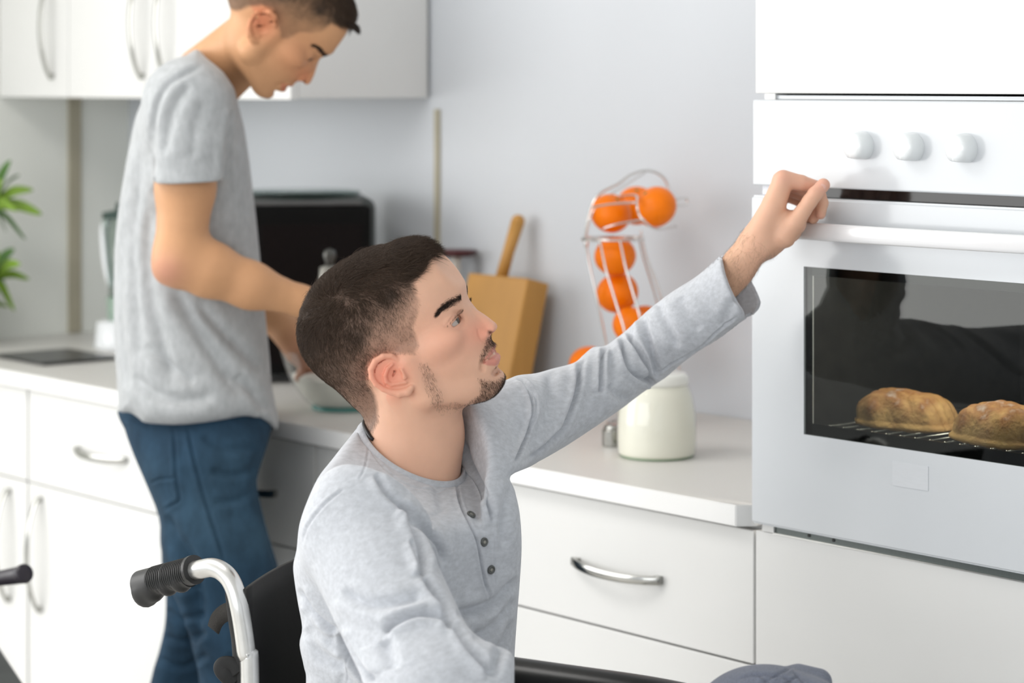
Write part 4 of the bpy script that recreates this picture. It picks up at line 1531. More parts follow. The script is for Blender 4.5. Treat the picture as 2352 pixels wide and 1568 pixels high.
def brow_strands(Hf, Ff, V0, parent, name, path, width, L, dirpx, n, rng, rad=.00016, lift=.25, both=True, colr=(.034, .022, .016)):
    """short hairs along a drawn path [(px,py,b)] on both sides of the face; Ff = surface field"""
    P = np.array([Hf.hp(x, y, b) if Hf is H1 else hp(x, y, b) for x, y, b in path])
    P = spline(P, 10)
    t = rng.random(n) * (len(P) - 1.001)
    i = t.astype(int); fr = (t - i)[:, None]
    q = P[i] * (1 - fr) + P[i + 1] * fr
    w = width if np.isscalar(width) else np.interp(t / (len(P) - 1), np.linspace(0, 1, len(width)), width)
    r1 = rng.normal(0, .5, n) * w; r2 = rng.normal(0, .25, n) * w
    q = q + r1[:, None] * UV + r2[:, None] * FV * .5
    sgn = np.where((rng.random(n) < .5) & both, -1.0, 1.0)
    q[:, 2] *= sgn
    Wp = Hf.world(q).astype(f32)
    Wp = snap(Ff, Wp, 4)
    g = grad(Ff, Wp); g /= np.maximum(np.linalg.norm(g, axis=1, keepdims=True), 1e-6)
    d = dirpx(q, t / (len(P) - 1), rng)
    d = d[:, 0:1] * Hf.ea + d[:, 1:2] * Hf.ec + (d[:, 2] * sgn)[:, None] * Hf.eb
    d = d - g * (d * g).sum(1, keepdims=True)
    d /= np.maximum(np.linalg.norm(d, axis=1, keepdims=True), 1e-6)
    d = d + g * lift
    c = np.tile(np.array(colr), (n, 1)) * rng.uniform(.7, 1.4, n)[:, None]
    return strands(name, Wp, d, L * Hf.sc * rng.uniform(.6, 1.15, n), M_hair, parent, rad, -g * lift * .5, 3, c)


def stubble(Hf, V, Q, N, parent, name, zones, n, L, rng, rad=.00011, lift=.35, colr=(.035, .024, .018)):
    """zones: list of (polygon px, density) on the near side, mirrored"""
    q, x, y = near_px(Hf, V)
    m0 = np.linalg.norm(V - Hf.world((1050, 830, 0)), axis=1) < 0.13
    m = np.zeros(len(V), bool)
    for poly, dn in zones:
        t = np.zeros(len(V), bool)
        t[m0] = poly2(x[m0].astype(f32), y[m0].astype(f32), poly) < 6
        m |= t
    R, NN = sample_quads(V, Q, N, m, n, rng)
    q, x, y = near_px(Hf, R)
    pr = np.zeros(n)
    for poly, dn in zones:
        d = poly2(x.astype(f32), y.astype(f32), poly)
        pr = np.maximum(pr, dn * np.clip((3 - d) / 9, 0, 1))
    k = rng.random(n) < pr
    R, NN, x, y = R[k], NN[k], x[k], y[k]
    n = len(R)
    ang = rng.normal(0, .35, n)
    d = np.sin(ang + .1)[:, None] * Hf.ea + np.cos(ang)[:, None] * Hf.ec
    d = d - NN * (d * NN).sum(1, keepdims=True)
    d = d + NN * lift
    c = np.tile(np.array(colr), (n, 1)) * rng.uniform(.6, 1.6, n)[:, None]
    return strands(name, R, d, L * Hf.sc * rng.uniform(.5, 1.2, n), M_hair, parent, rad, None, 2, c)


def eyeball(Hf, parent, side, gaze, name='eye'):
    c = EYE_C.copy(); c[2] *= side
    C = Hf.world(c)
    r = 24.3 * Hf.sc
    bm = bmesh.new()
    bmesh.ops.create_uvsphere(bm, u_segments=48, v_segments=32, radius=1)
    V = np.array([v.co[:] for v in bm.verts])
    g = np.asarray(gaze, float); g /= np.linalg.norm(g)
    me = bpy.data.meshes.new(name)
    a = np.arccos(np.clip(V @ g, -1, 1))
    Vn = V * (1 + .05 * np.clip(1 - a / .5, 0, 1) ** .6)[:, None]
    K = c2k(C + Vn * r)
    for v, k in zip(bm.verts, K): v.co = k
    bm.to_mesh(me); bm.free()
    col = np.tile(np.array([.46, .40, .36]), (len(V), 1))
    col[a < .52] = (.055, .038, .025)
    col[(a > .44) & (a < .50)] = (.04, .03, .02)
    col[a < .24] = (.004, .004, .004)
    at = me.color_attributes.new('Col', 'FLOAT_COLOR', 'POINT')
    c4 = np.ones((len(V), 4), f32); c4[:, :3] = col
    at.data.foreach_set('color', c4.ravel())
    return link_mesh(name, me, mat('eye_surface', (.8, .8, .8), .15, coat=.15, attr='Col'), parent, True, True)


M_skin = mat('skin_light', (.7, .45, .33), .48, spec=.4, attr='Col', sss=.12, noise=(28, .035, (1, 1, 1), 4), bump=(900, .12, .0006))
M_skin2 = mat('skin_tanned', (.6, .36, .22), .5, spec=.35, attr='Col', noise=(18, .04, (1, 1, 1), 3), bump=(500, .1, .0006))
M_knit = mat('grey_marl_jersey', (.54, .558, .592), .92, spec=.15, sheen=.25, noise=(190, .13, (1, .45, 1), 5), bump=(900, .25, .0006))
M_knit2 = mat('grey_tshirt_jersey', (.395, .41, .42), .92, spec=.15, sheen=.2, noise=(90, .14, (1, 1, .5), 5), bump=(500, .2, .0006))
M_denim = mat('blue_denim', (.035, .085, .15), .85, spec=.2, noise=(22, .30, (1, 1, .5), 5), bump=(1100, .3, .0006), attr='Col')
# ================================================================ the seated man
rng1 = np.random.default_rng(11)
SM = empty('person', W(940, 1500, 2.87), 0, 'seated dark-haired man in grey henley reaching up to the oven door', 'person')
SM.location.z = 0
A = lambda *a: np.asarray(a, float)
sh_n, sh_f = pt(812, 1200, 2.70), pt(1128, 985, 3.00)
el_f, wr_f = pt(1452, 838, 3.27), pt(1742, 566, 3.22)
el_n = pt(1000, 1600, 2.53)
wr_n = pt(1650, 1660, 2.62)
neck0, neck1 = pt(952, 905, 2.86), pt(938, 1120, 2.87)
T_l = (sh_f - sh_n) / np.linalg.norm(sh_f - sh_n)
T_f = np.array([.857, -.51, 0]); T_f -= T_l * (T_f @ T_l); T_f /= np.linalg.norm(T_f)
T_u = np.cross(T_l, T_f)
if T_u[2] < 0: T_u = -T_u
RT = np.stack([T_f, T_l, T_u])
RW = np.stack([np.array([.857, -.51, 0]), np.array([.51, .857, 0]), np.array([0, 0, 1.])])


def torso(P, g):
    """g = garment thickness added"""
    f = ell(P, pt(948, 1290, 2.87), (.118 + g, .176 + g, .20 + g), RT)
    f = smin(f, ell(P, pt(930, 1560, 2.90), (.118 + g, .165 + g, .24 + g), RW), .05)
    f = smin(f, cap(P, sh_n, sh_f, .060 + g), .05)
    f = smin(f, ell(P, pt(850, 1260, 2.76), (.09 + g, .06 + g, .12 + g), RT), .04)
    f = smin(f, cap(P, pt(925, 1075, 2.87), pt(838, 1150, 2.74), .052 + g, .055 + g), .04)
    f = smin(f, cap(P, pt(960, 1060, 2.90), pt(1110, 985, 2.98), .050 + g, .055 + g), .04)
    f = smin(f, ell(P, pt(1070, 1190, 2.86), (.07 + g, .09 + g, .08 + g), RT), .05)
    return f


def arms(P, g):
    f = chain(P, [sh_f, el_f, wr_f], [.056 + g, .040 + g, .028 + g * .7], .03)
    f2 = chain(P, [sh_n, el_n, wr_n], [.060 + g, .047 + g, .034 + g], .03)
    return f, f2


SIL = [(844, 957), (800, 1008), (762, 1056), (730, 1098), (702, 1160), (687, 1208), (681, 1262), (672, 1300), (676, 1340), (683, 1380), (694, 1440), (688, 1480), (698, 1530), (703, 1568), (690, 1700), (690, 2100), (2100, 2100), (2000, 1560), (1700, 1570), (1300, 1650), (1184, 1640), (1181, 1568), (1183, 1490), (1189, 1400), (1196, 1310), (1198, 1240), (1193, 1175), (1182, 1125), (1173, 1092),
       (1232, 1066), (1300, 1024), (1370, 978), (1432, 935), (1478, 900), (1530, 866), (1562, 838), (1602, 808), (1650, 778), (1702, 740), (1760, 706), (1766, 690), (1750, 660), (1735, 640), (1700, 600), (1660, 580),
       (1639, 597), (1600, 626), (1550, 660), (1510, 690), (1484, 709), (1462, 733), (1440, 757), (1420, 773), (1390, 794), (1362, 797), (1340, 815), (1318, 833), (1270, 846), (1230, 857), (1190, 861), (1165, 871), (1140, 880), (1080, 900), (1000, 920), (900, 930)]
SIL2 = [(1400, 800), (1500, 728), (1600, 655), (1646, 620), (1664, 582), (1690, 551), (1712, 524), (1736, 498), (1765, 440), (1850, 400), (1950, 430), (1900, 520), (1830, 560), (1801, 569), (1783, 572), (1766, 585), (1750, 603), (1736, 634), (1722, 664), (1700, 692), (1640, 780), (1560, 838), (1480, 900)]
ringB, ringF, ringNr = pt(852, 968, 2.885), pt(1052, 1102, 2.845), pt(898, 1066, 2.802)
RINGC = (ringB + ringF) / 2
rA = (ringF - ringB) / 2
rB = ringNr - RINGC
RINGN = np.cross(rA, rB); RINGN /= np.linalg.norm(RINGN)
if RINGN[2] < 0: RINGN = -RINGN



def NECKCUT(P):
    above = -((P - RINGC.astype(f32)) @ RINGN.astype(f32))
    o = -np.array([.51, .857, 0]) * .068
    return smax(cap(P, pt(956, 850, 2.86) + o, pt(946, 1150, 2.862) + o, .121, .121), above, .006)


# ---- left hand, gripping the top of the oven door; hand units = picture pixels at depth 3.22
HS = 3.22 / F


def hq(x, y, d=0):
    """point seen at x,y, d units nearer to the camera than 3.22 m"""
    return pt(x, y, 3.22 - d * HS)


def left_hand(P):
    c0 = hq(1810, 490, -20)
    r = np.sqrt(((P - c0.astype(f32)) ** 2).sum(-1))
    out = (r - .10).astype(f32)
    m = r < .16
    if not m.any(): return out
    p = P[m]
    s = HS
    def ch(pts, rad, k=5): return chain(p, [hq(*q) for q in pts], [x * s for x in rad], k * s)
    f = ch([(1738, 556, 4), (1778, 470, 14), (1799, 418, 10)], [38, 27, 23])
    f = smin(f, ch([(1740, 556, -30), (1776, 470, -24), (1795, 414, -26)], [34, 26, 20]), 14 * s)
    f = smin(f, ch([(1742, 560, -50), (1780, 480, -58), (1792, 424, -60)], [28, 24, 19]), 14 * s)
    f = smin(f, ch([(1746, 562, -62), (1784, 490, -84), (1794, 442, -90)], [24, 20, 18]), 14 * s)
    # palm and thenar mass
    f = smin(f, ch([(1762, 560, -10), (1800, 520, 0), (1822, 512, 14)], [34, 40, 30]), 12 * s)
    f = smin(f, ch([(1768, 556, -50), (1812, 528, -50)], [28, 30]), 14 * s)
    # index finger
    g = ch([(1799, 412, 10), (1840, 420, 6), (1878, 432, -4)], [22, 18, 16.5], 4)
    g = smin(g, ch([(1878, 432, -4), (1889, 466, -10), (1885, 492, -14)], [15.5, 13.5, 11.5], 4), 4 * s)
    # middle, ring, little
    h = ch([(1795, 414, -26), (1866, 440, -40), (1884, 476, -42), (1868, 502, -36)], [20, 17, 14, 12], 4)
    h = smin(h, ch([(1792, 424, -60), (1852, 450, -72), (1872, 482, -72), (1852, 506, -64)], [19, 16, 13, 11], 4), 3 * s)
    h = smin(h, ch([(1794, 442, -90), (1840, 462, -98), (1856, 488, -96), (1840, 505, -88)], [17, 14, 12, 10], 4), 3 * s)
    g = smin(g, h, 2.5 * s)
    f = smin(f, g, 7 * s)
    # web between index and thumb opened
    f = smax(f, -ell(p, hq(1841, 459, 12), (9 * s, 26 * s, 7 * s), np.stack([A(.85, 0, .5), A(0, 1, 0), A(-.5, 0, .85)])), 6 * s)
    # thumb
    t = ch([(1800, 540, 14), (1826, 512, 30), (1860, 462, 38), (1872, 446, 37), (1891, 425, 33)], [30, 21, 16.5, 16.5, 15.5], 6)
    f = smin(f, t, 6 * s)
    # thumb nail bed, joint creases
    f = smax(f, -cap(p, hq(1812, 500, 47), hq(1834, 474, 48), 2.0 * s), 6 * s)
    # knuckle dents between metacarpals
    out[m] = f
    return out


def body1(P):
    P = P.astype(f32)
    f = head_world(P, H1)
    nk = cap(P, neck0, neck1, .0535, .058)
    nk = smin(nk, cap(P, H1.world(hp(905, 905, 92)), pt(1008, 1075, 2.835), .013, .008), .022)
    nk = smin(nk, cap(P, pt(965, 1000, 2.87), pt(925, 1110, 2.86), .050, .058), .02)
    f = smin(f, nk, .014)
    t = torso(P, -.014)
    a1, a2 = arms(P, -.004)
    up = cap(P, sh_f, el_f, .046, .036)
    t = smin(t, up, .02)
    t = smax(t, outline(P, SIL, 2) + .014, .01)
    t = smax(t, -NECKCUT(P) + .010, .01)
    f = smin(f, t, .012)
    lo_ = cap(P, el_f, wr_f, .034, .026)
    lo_ = smax(lo_, outline(P, SIL2, 2), .008)
    f = smin(f, smin(lo_, left_hand(P), .012), .012)
    hn = chain(P, [wr_n, pt(1800, 1640, 2.62), pt(1840, 1650, 2.62)], [.026, .026, .018], .01)
    for i in range(4):
        hn = smin(hn, cap(P, pt(1800, 1640, 2.59 + i * .02), pt(1845, 1645 + abs(i - 1.5) * 6, 2.60 + i * .018), .009, .008), .004)
    hn = smin(hn, cap(P, pt(1750, 1640, 2.61), pt(1800, 1618, 2.62), .012, .010), .006)
    a2 = smin(a2, hn, .012)
    a2 = np.maximum(a2, outline(P, SIL, 2) + .012)
    f = smin(f, a2, .012)
    return f


def build_multi(f, lo, hi, h, sub, extra=None):
    V, Q = build(f, lo, hi, h, sub)
    return V, Q


V1, Q1 = build(body1, (-.36, 2.35, -.80), (.46, 3.42, -.03), .0036, 1)
# refine head and raised hand once more
def refine(f, V, Q, mask):
    sel = mask[Q].any(1)
    A_, B_ = Q[sel], Q[~sel]
    n0 = len(V)
    V2, Q2 = subdiv(V, A_)
    V2 = np.asarray(V2)
    V2[n0:] = snap(f, V2[n0:], 1)
    # seal: unrefined neighbours get their split edges through degenerate-free fans
    n = n0
    e = np.concatenate([A_[:, [0, 1]], A_[:, [1, 2]], A_[:, [2, 3]], A_[:, [3, 0]]])
    es = np.sort(e, 1); key = es[:, 0].astype(np.int64) * n + es[:, 1]
    u = np.unique(key)
    lut = {int(k): n0 + i for i, k in enumerate(u)}
    return V2, Q2, B_, lut, n


hd_w = H1.world((985, 790, 0))
Vn = normals(V1, Q1)
mk = (np.linalg.norm(V1 - hd_w, axis=1) < .135) | (np.linalg.norm(V1 - hq(1815, 490, 0), axis=1) < .085)
# only the camera-reachable parts need the finer level
V2, Q2, QB, lut, nn0 = refine(body1, V1, Q1, mk)
faces_extra = []
keepB = np.ones(len(QB), bool)
bnd = np.zeros(len(V1), bool); bnd[np.unique(Q1[mk[Q1].any(1)])] = True
cand = np.nonzero(bnd[QB].sum(1) >= 2)[0]
for fi in cand:
    q = QB[fi]
    poly = []; hit = False
    for i in range(4):
        a, b = int(q[i]), int(q[(i + 1) % 4])
        poly.append(a)
        k = (min(a, b)) * nn0 + max(a, b)
        if k in lut:
            poly.append(lut[k]); hit = True
    if hit:
        keepB[fi] = False
        # fan from the first split vertex
        st = next(i for i, v in enumerate(poly) if v >= nn0)
        poly = poly[st:] + poly[:st]
        if len(poly) == 5:
            faces_extra += [(poly[0], poly[1], poly[2], poly[2]), (poly[0], poly[2], poly[3], poly[4])]
        else:
            for j in range(1, len(poly) - 1):
                faces_extra.append((poly[0], poly[j], poly[j + 1], poly[j + 1]))
QB = QB[keepB]
Qall = np.concatenate([Q2, QB])
VB = V2
NB = normals(VB, Qall)
FACE = [([(1131, 813), (1121, 822), (1108, 833)], 1.6, -.0007), ([(1097, 752), (1099, 766), (1104, 778), (1113, 784)], 2.6, -.0007), ([(1112, 822), (1105, 834), (1104, 848)], 3.0, -.0005),
        ([(1020, 752), (1036, 738), (1050, 722), (1060, 713)], 1.8, -.0006), ([(985, 940), (1020, 936), (1060, 930)], 6, -.0008)]
VB = stroke(VB, NB, FACE)
NB = normals(VB, Qall)
base1 = (.77, .455, .315)
cB = skin_colors(H1, VB, base1, (.045, .030, .022))
# knuckles and thumb tip a little redder, forearm a little warmer
px_, py_ = proj(VB)
far = VB[:, 1] > 3.1
w = (.5 * g2(px_, py_, 1893, 425, 20) + .3 * g2(px_, py_, 1799, 402, 22) + .35 * g2(px_, py_, 1884, 498, 14) + .25 * g2(px_, py_, 1848, 425, 30)) * far
cB = cB * (1 - w[:, None]) + np.array([.72, .33, .27])[None] * w[:, None]
w = np.clip((1740 - px_) / 60, 0, 1) * far * .5
cB = cB * (1 - w[:, None]) + np.array([.60, .36, .22])[None] * w[:, None]


def poly_mesh(name, V, Q, extra, m, parent, colors):
    K = c2k(V).astype(f32)
    me = bpy.data.meshes.new(name)
    tris = [t[:3] for t in extra if t[2] == t[3]]; quads = [t for t in extra if t[2] != t[3]]
    idx = np.concatenate([Q.ravel(), np.array(quads, int).ravel() if quads else np.zeros(0, int), np.array(tris, int).ravel() if tris else np.zeros(0, int)]).astype(np.int32)
    nq = len(Q) + len(quads); nt_ = len(tris)
    st = np.concatenate([np.arange(nq) * 4, nq * 4 + np.arange(nt_) * 3]).astype(np.int32)
    me.vertices.add(len(K)); me.vertices.foreach_set('co', K.ravel())
    me.loops.add(len(idx)); me.loops.foreach_set('vertex_index', idx)
    me.polygons.add(nq + nt_); me.polygons.foreach_set('loop_start', st)
    me.update(calc_edges=True); me.validate()
    at = me.color_attributes.new('Col', 'FLOAT_COLOR', 'POINT')
    c4 = np.ones((len(K), 4), f32); c4[:, :3] = colors
    at.data.foreach_set('color', c4.ravel())
    return link_mesh(name, me, m, parent, True, True)


poly_mesh('body', VB, Qall, faces_extra, M_skin, SM, cB)

# ---- eyes, hair, brows, beard
def gaze_to(px, py):
    bs = np.linspace(EYE_C[2] - 1, EYE_C[2] + 24, 200)
    g = np.array([hp(px, py, b) - EYE_C for b in bs])
    i = np.argmin(np.abs(np.linalg.norm(g, axis=1) - 24.3))
    return g[i] @ H1.M


gz = gaze_to(1058, 729)
for sd in (1, -1):
    eyeball(H1, SM, sd, gz)
head_hair(H1, V1, Q1, Vn, SM, 80000, rng1)


def bdir(q, t, rng):
    n = len(t)
    d = np.zeros((n, 3))
    # from the nose end the hairs stand up, then sweep outwards and down
    d[:, 0] = -.55 - .4 * (1 - t) * 0 + rng.normal(0, .12, n)
    d[:, 1] = (.35 - .8 * np.clip((t - .55) / .45, 0, 1)) + rng.normal(0, .15, n)
    d[:, 2] = .55
    return d


brow_strands(H1, body1, V1, SM, 'eyebrow', [(1013, 724, 104), (1023, 708, 92), (1040, 694, 66), (1063, 683, 30)], [1.5, 6.0, 8.5, 7.0], 12, bdir, 1900, rng1, rad=.00012, lift=.22)


def ldir(q, t, rng):
    d = np.zeros((len(t), 3)); d[:, 0] = .9; d[:, 1] = -.35 + rng.normal(0, .15, len(t)); d[:, 2] = .25 + .5 * (1 - t); return d


lp = [tuple(v) for v in (eyeO + 2 * n_, eyeM + 8.5 * v_ + 14 * n_, eyeI + 3 * v_ + 5 * n_)]
Pl = spline(np.array(lp), 12)
nl = 75
for sd in (1, -1):
    i = rng1.integers(0, len(Pl) - 1, nl); q = Pl[i] + rng1.normal(0, .5, (nl, 3)); q[:, 2] *= sd
    d = n_ * .9 + v_ * .55 + t_ * .3 * rng1.normal(.4, .3, nl)[:, None]
    d = np.tile(d, (nl, 1)) if d.ndim == 1 else d
    d = d.copy(); d[:, 2] *= sd
    dw = d @ H1.M
    strands('eyelashes', H1.world(q), dw, 11 * H1.sc * rng1.uniform(.6, 1.1, nl), M_hair, SM, .00012, np.tile(.3 * (v_ @ H1.M), (nl, 1)), 3, np.tile([.012, .009, .008], (nl, 1)))
zones = [([(1098, 866), (1120, 874), (1142, 872), (1158, 864), (1172, 880), (1150, 905), (1120, 922), (1092, 928), (1078, 922), (1100, 905), (1104, 885)], .95),
         ([(1118, 776), (1130, 772), (1142, 792), (1130, 800), (1118, 812), (1108, 830), (1100, 828), (1106, 808), (1112, 792)], .9),
         ([(960, 830), (985, 834), (996, 856), (1002, 885), (1016, 905), (1020, 925), (1005, 942), (990, 930), (978, 895), (968, 860)], .28),
         ([(1000, 925), (1080, 922), (1082, 934), (1010, 950)], .12),
         ([(1138, 842), (1150, 842), (1152, 856), (1142, 858)], .6)]
stubble(H1, V1, Q1, Vn, SM, 'beard', zones, 16000, 8, rng1, rad=.00008, colr=(.055, .036, .026))
# arm hair on the bare wrist
mw_ = (np.linalg.norm(V1 - pt(1690, 620, 3.22), axis=1) < .06)
R_h, N_h = sample_quads(V1, Q1, Vn, mw_, 900, rng1)
ad = (wr_f - el_f) / np.linalg.norm(wr_f - el_f)
dd = np.array([-.2, 0, -.8]) + rng1.normal(0, .35, (900, 3)) + ad * .3
dd -= N_h * (dd * N_h).sum(1, keepdims=True)
dd /= np.linalg.norm(dd, axis=1, keepdims=True)
strands('arm_hair', R_h, dd + N_h * .25, np.full(900, .010), M_hair, SM, .000055, None, 3, np.tile([.10, .06, .035], (900, 1)))
# thumb nail: a thin curved plate
nb = []
nc = hq(1894, 424, 33)


def nail(P):
    e = ell(P, hq(1889, 430, 46), (10.5 * HS, 8.5 * HS, 3.5 * HS), np.stack([A(.62, 0, .78), A(.78, 0, -.62), A(0, 1, 0)]))
    return smax(e, left_hand(P.astype(f32)) - .0006, .0008)


Vq, Qq = build(nail, tuple(hq(1889, 430, 46) - .016), tuple(hq(1889, 430, 46) + .016), .0007, 0)
if len(Qq):
    fast_mesh('thumbnail', Vq, Qq, mat('nail', (.76, .44, .36), .35, coat=.1, noise=(50, .02, (1, 1, 1), 2)), SM)

# ---- henley shirt
ad_ = (wr_f - el_f) / np.linalg.norm(wr_f - el_f)
cuff_n = ad_ + np.array([.10, -.12, -.28]); cuff_n /= np.linalg.norm(cuff_n)
cuff_c = pt(1700, 651, 3.222)
cuff_n = cuff_n.astype(f32)


def shirt(P):
    P = P.astype(f32)
    f = torso(P, .006)
    arm = chain(P, [sh_f, pt(1300, 925, 3.14), el_f, pt(1580, 750, 3.235), pt(1714, 655, 3.222), pt(1784, 594, 3.22)], [.066, .064, .055, .051, .053, .053], .02)
    cut = (P - cuff_c.astype(f32)) @ cuff_n
    arm = smax(arm, cut, .002)
    f = smin(f, arm, .03)
    a2 = chain(P, [sh_n, el_n, wr_n], [.066, .060, .044], .03)
    f = smin(f, a2, .018)
    f = smin(f, cap(P, pt(935, 1520, 2.74), pt(900, 1700, 2.78), .05, .06), .05)
    f = smax(f, outline(P, SIL, 4), .016)
    f = smax(f, -smax(cap(P, pt(1600, 735, 3.236), pt(1719, 648, 3.222), .030, .050), -(cut + .09), .004), .002)
    # neck opening
    nh = cap(P, pt(952, 900, 2.86), pt(946, 1058, 2.862), .060, .060)
    ringn = RINGN.astype(f32)
    above = -((P - RINGC.astype(f32)) @ ringn)
    f = smax(f, -smax(nh, above - .006, .004), .003)
    f = smax(f, -NECKCUT(P), .015)
    return f


Vs, Qs = build(shirt, (-.36, 2.35, -.86), (.46, 3.42, -.16), .0058, 1)
Vs, Qs = subdiv(Vs, Qs)
Vs = np.asarray(snap(shirt, Vs, 1), float)
Ns = normals(Vs, Qs)
g_ = .0
FOLDS = [
    # near shoulder seam and raglan
    ([(793, 1122), (768, 1138), (743, 1160), (718, 1190), (702, 1217), (695, 1251)], 3, -.0016),
    ([(847, 1012), (845, 1040), (838, 1075), (822, 1105)], 2.5, -.0008),
    # folds from collar to armpit
    ([(862, 1085), (888, 1130), (920, 1160), (950, 1190)], 8, -.0040),
    ([(915, 1160), (937, 1176), (970, 1209), (1004, 1251), (1025, 1300)], 9, -.0060),
    ([(930, 1180), (950, 1215), (964, 1250), (973, 1292), (972, 1325)], 9, -.0060),
    ([(972, 1318), (990, 1350), (1012, 1380), (1028, 1410), (1042, 1440)], 8, -.0060),
    ([(1037, 1428), (1058, 1460), (1078, 1490), (1100, 1515), (1130, 1556)], 8, -.0060),
    ([(785, 1352), (820, 1376), (860, 1388), (929, 1379), (975, 1366)], 14, -.0045),
    ([(880, 1455), (904, 1432), (950, 1412), (990, 1411), (1015, 1420), (1041, 1448)], 9, -.0070),
    ([(880, 1470), (890, 1500), (900, 1540)], 18, -.004),
    ([(681, 1350), (700, 1385), (723, 1414), (750, 1436), (776, 1453)], 9, -.0070),
    ([(776, 1453), (790, 1475), (805, 1500), (830, 1535), (860, 1568)], 8, -.0080),
    ([(690, 1395), (720, 1440), (760, 1470), (800, 1490)], 12, -.005),
    ([(700, 1440), (740, 1500), (800, 1530)], 14, -.004),
    ([(800, 1490), (801, 1530), (798, 1568)], 2, -.0010),
    ([(836, 985), (850, 1030), (875, 1066), (910, 1098), (958, 1121), (1010, 1126), (1046, 1118)], 2.2, -.0011),
    # placket
    ([(1047, 1100), (1051, 1128), (1055, 1152), (1066, 1180), (1078, 1204), (1095, 1242), (1107, 1304), (1116, 1350), (1121, 1380)], 3.2, -.0045),
    ([(1066, 1010), (1078, 1056), (1096, 1095), (1115, 1135), (1126, 1170), (1132, 1212)], 6, -.0055),
    ([(1132, 1212), (1137, 1260), (1136, 1300), (1133, 1340), (1122, 1382)], 2.5, -.0008),
    # chest drapes
    ([(1196, 1325), (1170, 1350), (1136, 1383), (1100, 1398), (1065, 1406), (1044, 1404)], 12, -.0055),
    ([(1188, 1370), (1165, 1400), (1140, 1430), (1110, 1455), (1080, 1460)], 12, -.004),
    ([(1180, 1420), (1160, 1470), (1140, 1520), (1130, 1560)], 12, -.004),
    ([(1000, 1105), (1010, 1140), (1020, 1180)], 12, -.002),
    ([(1180, 1110), (1165, 1150), (1155, 1200), (1160, 1260)], 12, -.003),
    ([(940, 1240), (960, 1290), (968, 1320)], 6, -.003),
    # far sleeve: seam at the shoulder, elbow folds
    ([(1186, 866), (1204, 880), (1216, 905), (1222, 940), (1214, 985), (1196, 1030), (1180, 1068)], 3.6, -.0060),
    ([(1196, 866), (1212, 884), (1226, 910), (1229, 945), (1219, 985)], 2.6, -.0030),
    ([(1345, 815), (1333, 845), (1329, 878), (1322, 910), (1312, 938), (1300, 965), (1286, 991), (1240, 1035), (1190, 1068)], 6, -.0055),
    ([(1394, 795), (1384, 815), (1380, 868), (1380, 905)], 5, -.0045),
    ([(1432, 768), (1433, 805), (1445, 845), (1475, 868), (1502, 880)], 7, -.0065),
    ([(1448, 760), (1450, 785), (1465, 808), (1482, 838), (1495, 872), (1512, 892)], 6, -.0065),
    ([(1481, 713), (1478, 745), (1488, 780), (1498, 812), (1505, 845), (1510, 872)], 8, -.0060),
    ([(1515, 690), (1520, 720), (1540, 760), (1560, 800)], 10, -.003),
    ([(1400, 880), (1420, 905), (1450, 915)], 12, -.004),
    ([(1410, 800), (1405, 850), (1412, 890)], 9, -.003),
    ([(1262, 850), (1268, 890), (1262, 940), (1245, 985)], 14, -.003),
    ([(1560, 680), (1580, 720), (1610, 760)], 14, -.002),
    # sleeve seam
    ([(1500, 868), (1531, 842), (1581, 815), (1615, 792), (1644, 764), (1675, 740), (1697, 722)], 2.0, -.0022),
    ([(1690, 680), (1670, 720), (1660, 750)], 10, -.002),
]
FOLDS = [(p, w, a * (1.7 if w > 4.5 else 1.25)) for p, w, a in FOLDS]
Vs = stroke(Vs, Ns, FOLDS)
# collar band: leave a shallow step
fast_mesh('henley_shirt', Vs, Qs, M_knit, SM)['label'] = 'light grey marl henley shirt'
# ribbed neck band following the opening
cb_pts = []
for t in np.linspace(0, 2 * math.pi, 96, endpoint=False):
    cb_pts.append(RINGC + rA * math.cos(t) * 1.02 + rB * math.sin(t) * (1.03 if math.sin(t) > 0 else 1.0))
bm = bmesh.new()
cw, ct = .0095, .0022
rn = []
nP = len(cb_pts)
for i, p in enumerate(cb_pts):
    tng = cb_pts[(i + 1) % nP] - cb_pts[i - 1]; tng /= np.linalg.norm(tng)
    out = p - RINGC; out -= tng * (out @ tng); out /= np.linalg.norm(out)
    dn = -RINGN * .80 + out * .60; dn /= np.linalg.norm(dn)
    nr = np.cross(tng, dn); nr /= np.linalg.norm(nr)
    if nr @ out < 0: nr = -nr
    o_ = p - out * .001
    rn.append([bm.verts.new(c2k(o_ + dn * a + nr * b)) for a, b in ((-.002, -.001), (-.0028, ct * .5), (-.002, ct * 1.4), (cw, ct * 1.7), (cw + .0012, ct * .9), (cw, -.001))])
for i in range(nP):
    a, b = rn[i], rn[(i + 1) % nP]
    for k in range(6):
        bm.faces.new((a[k], a[(k + 1) % 6], b[(k + 1) % 6], b[k]))
obj('neck_band', bm, M_knit, SM, smooth=True, world=True)
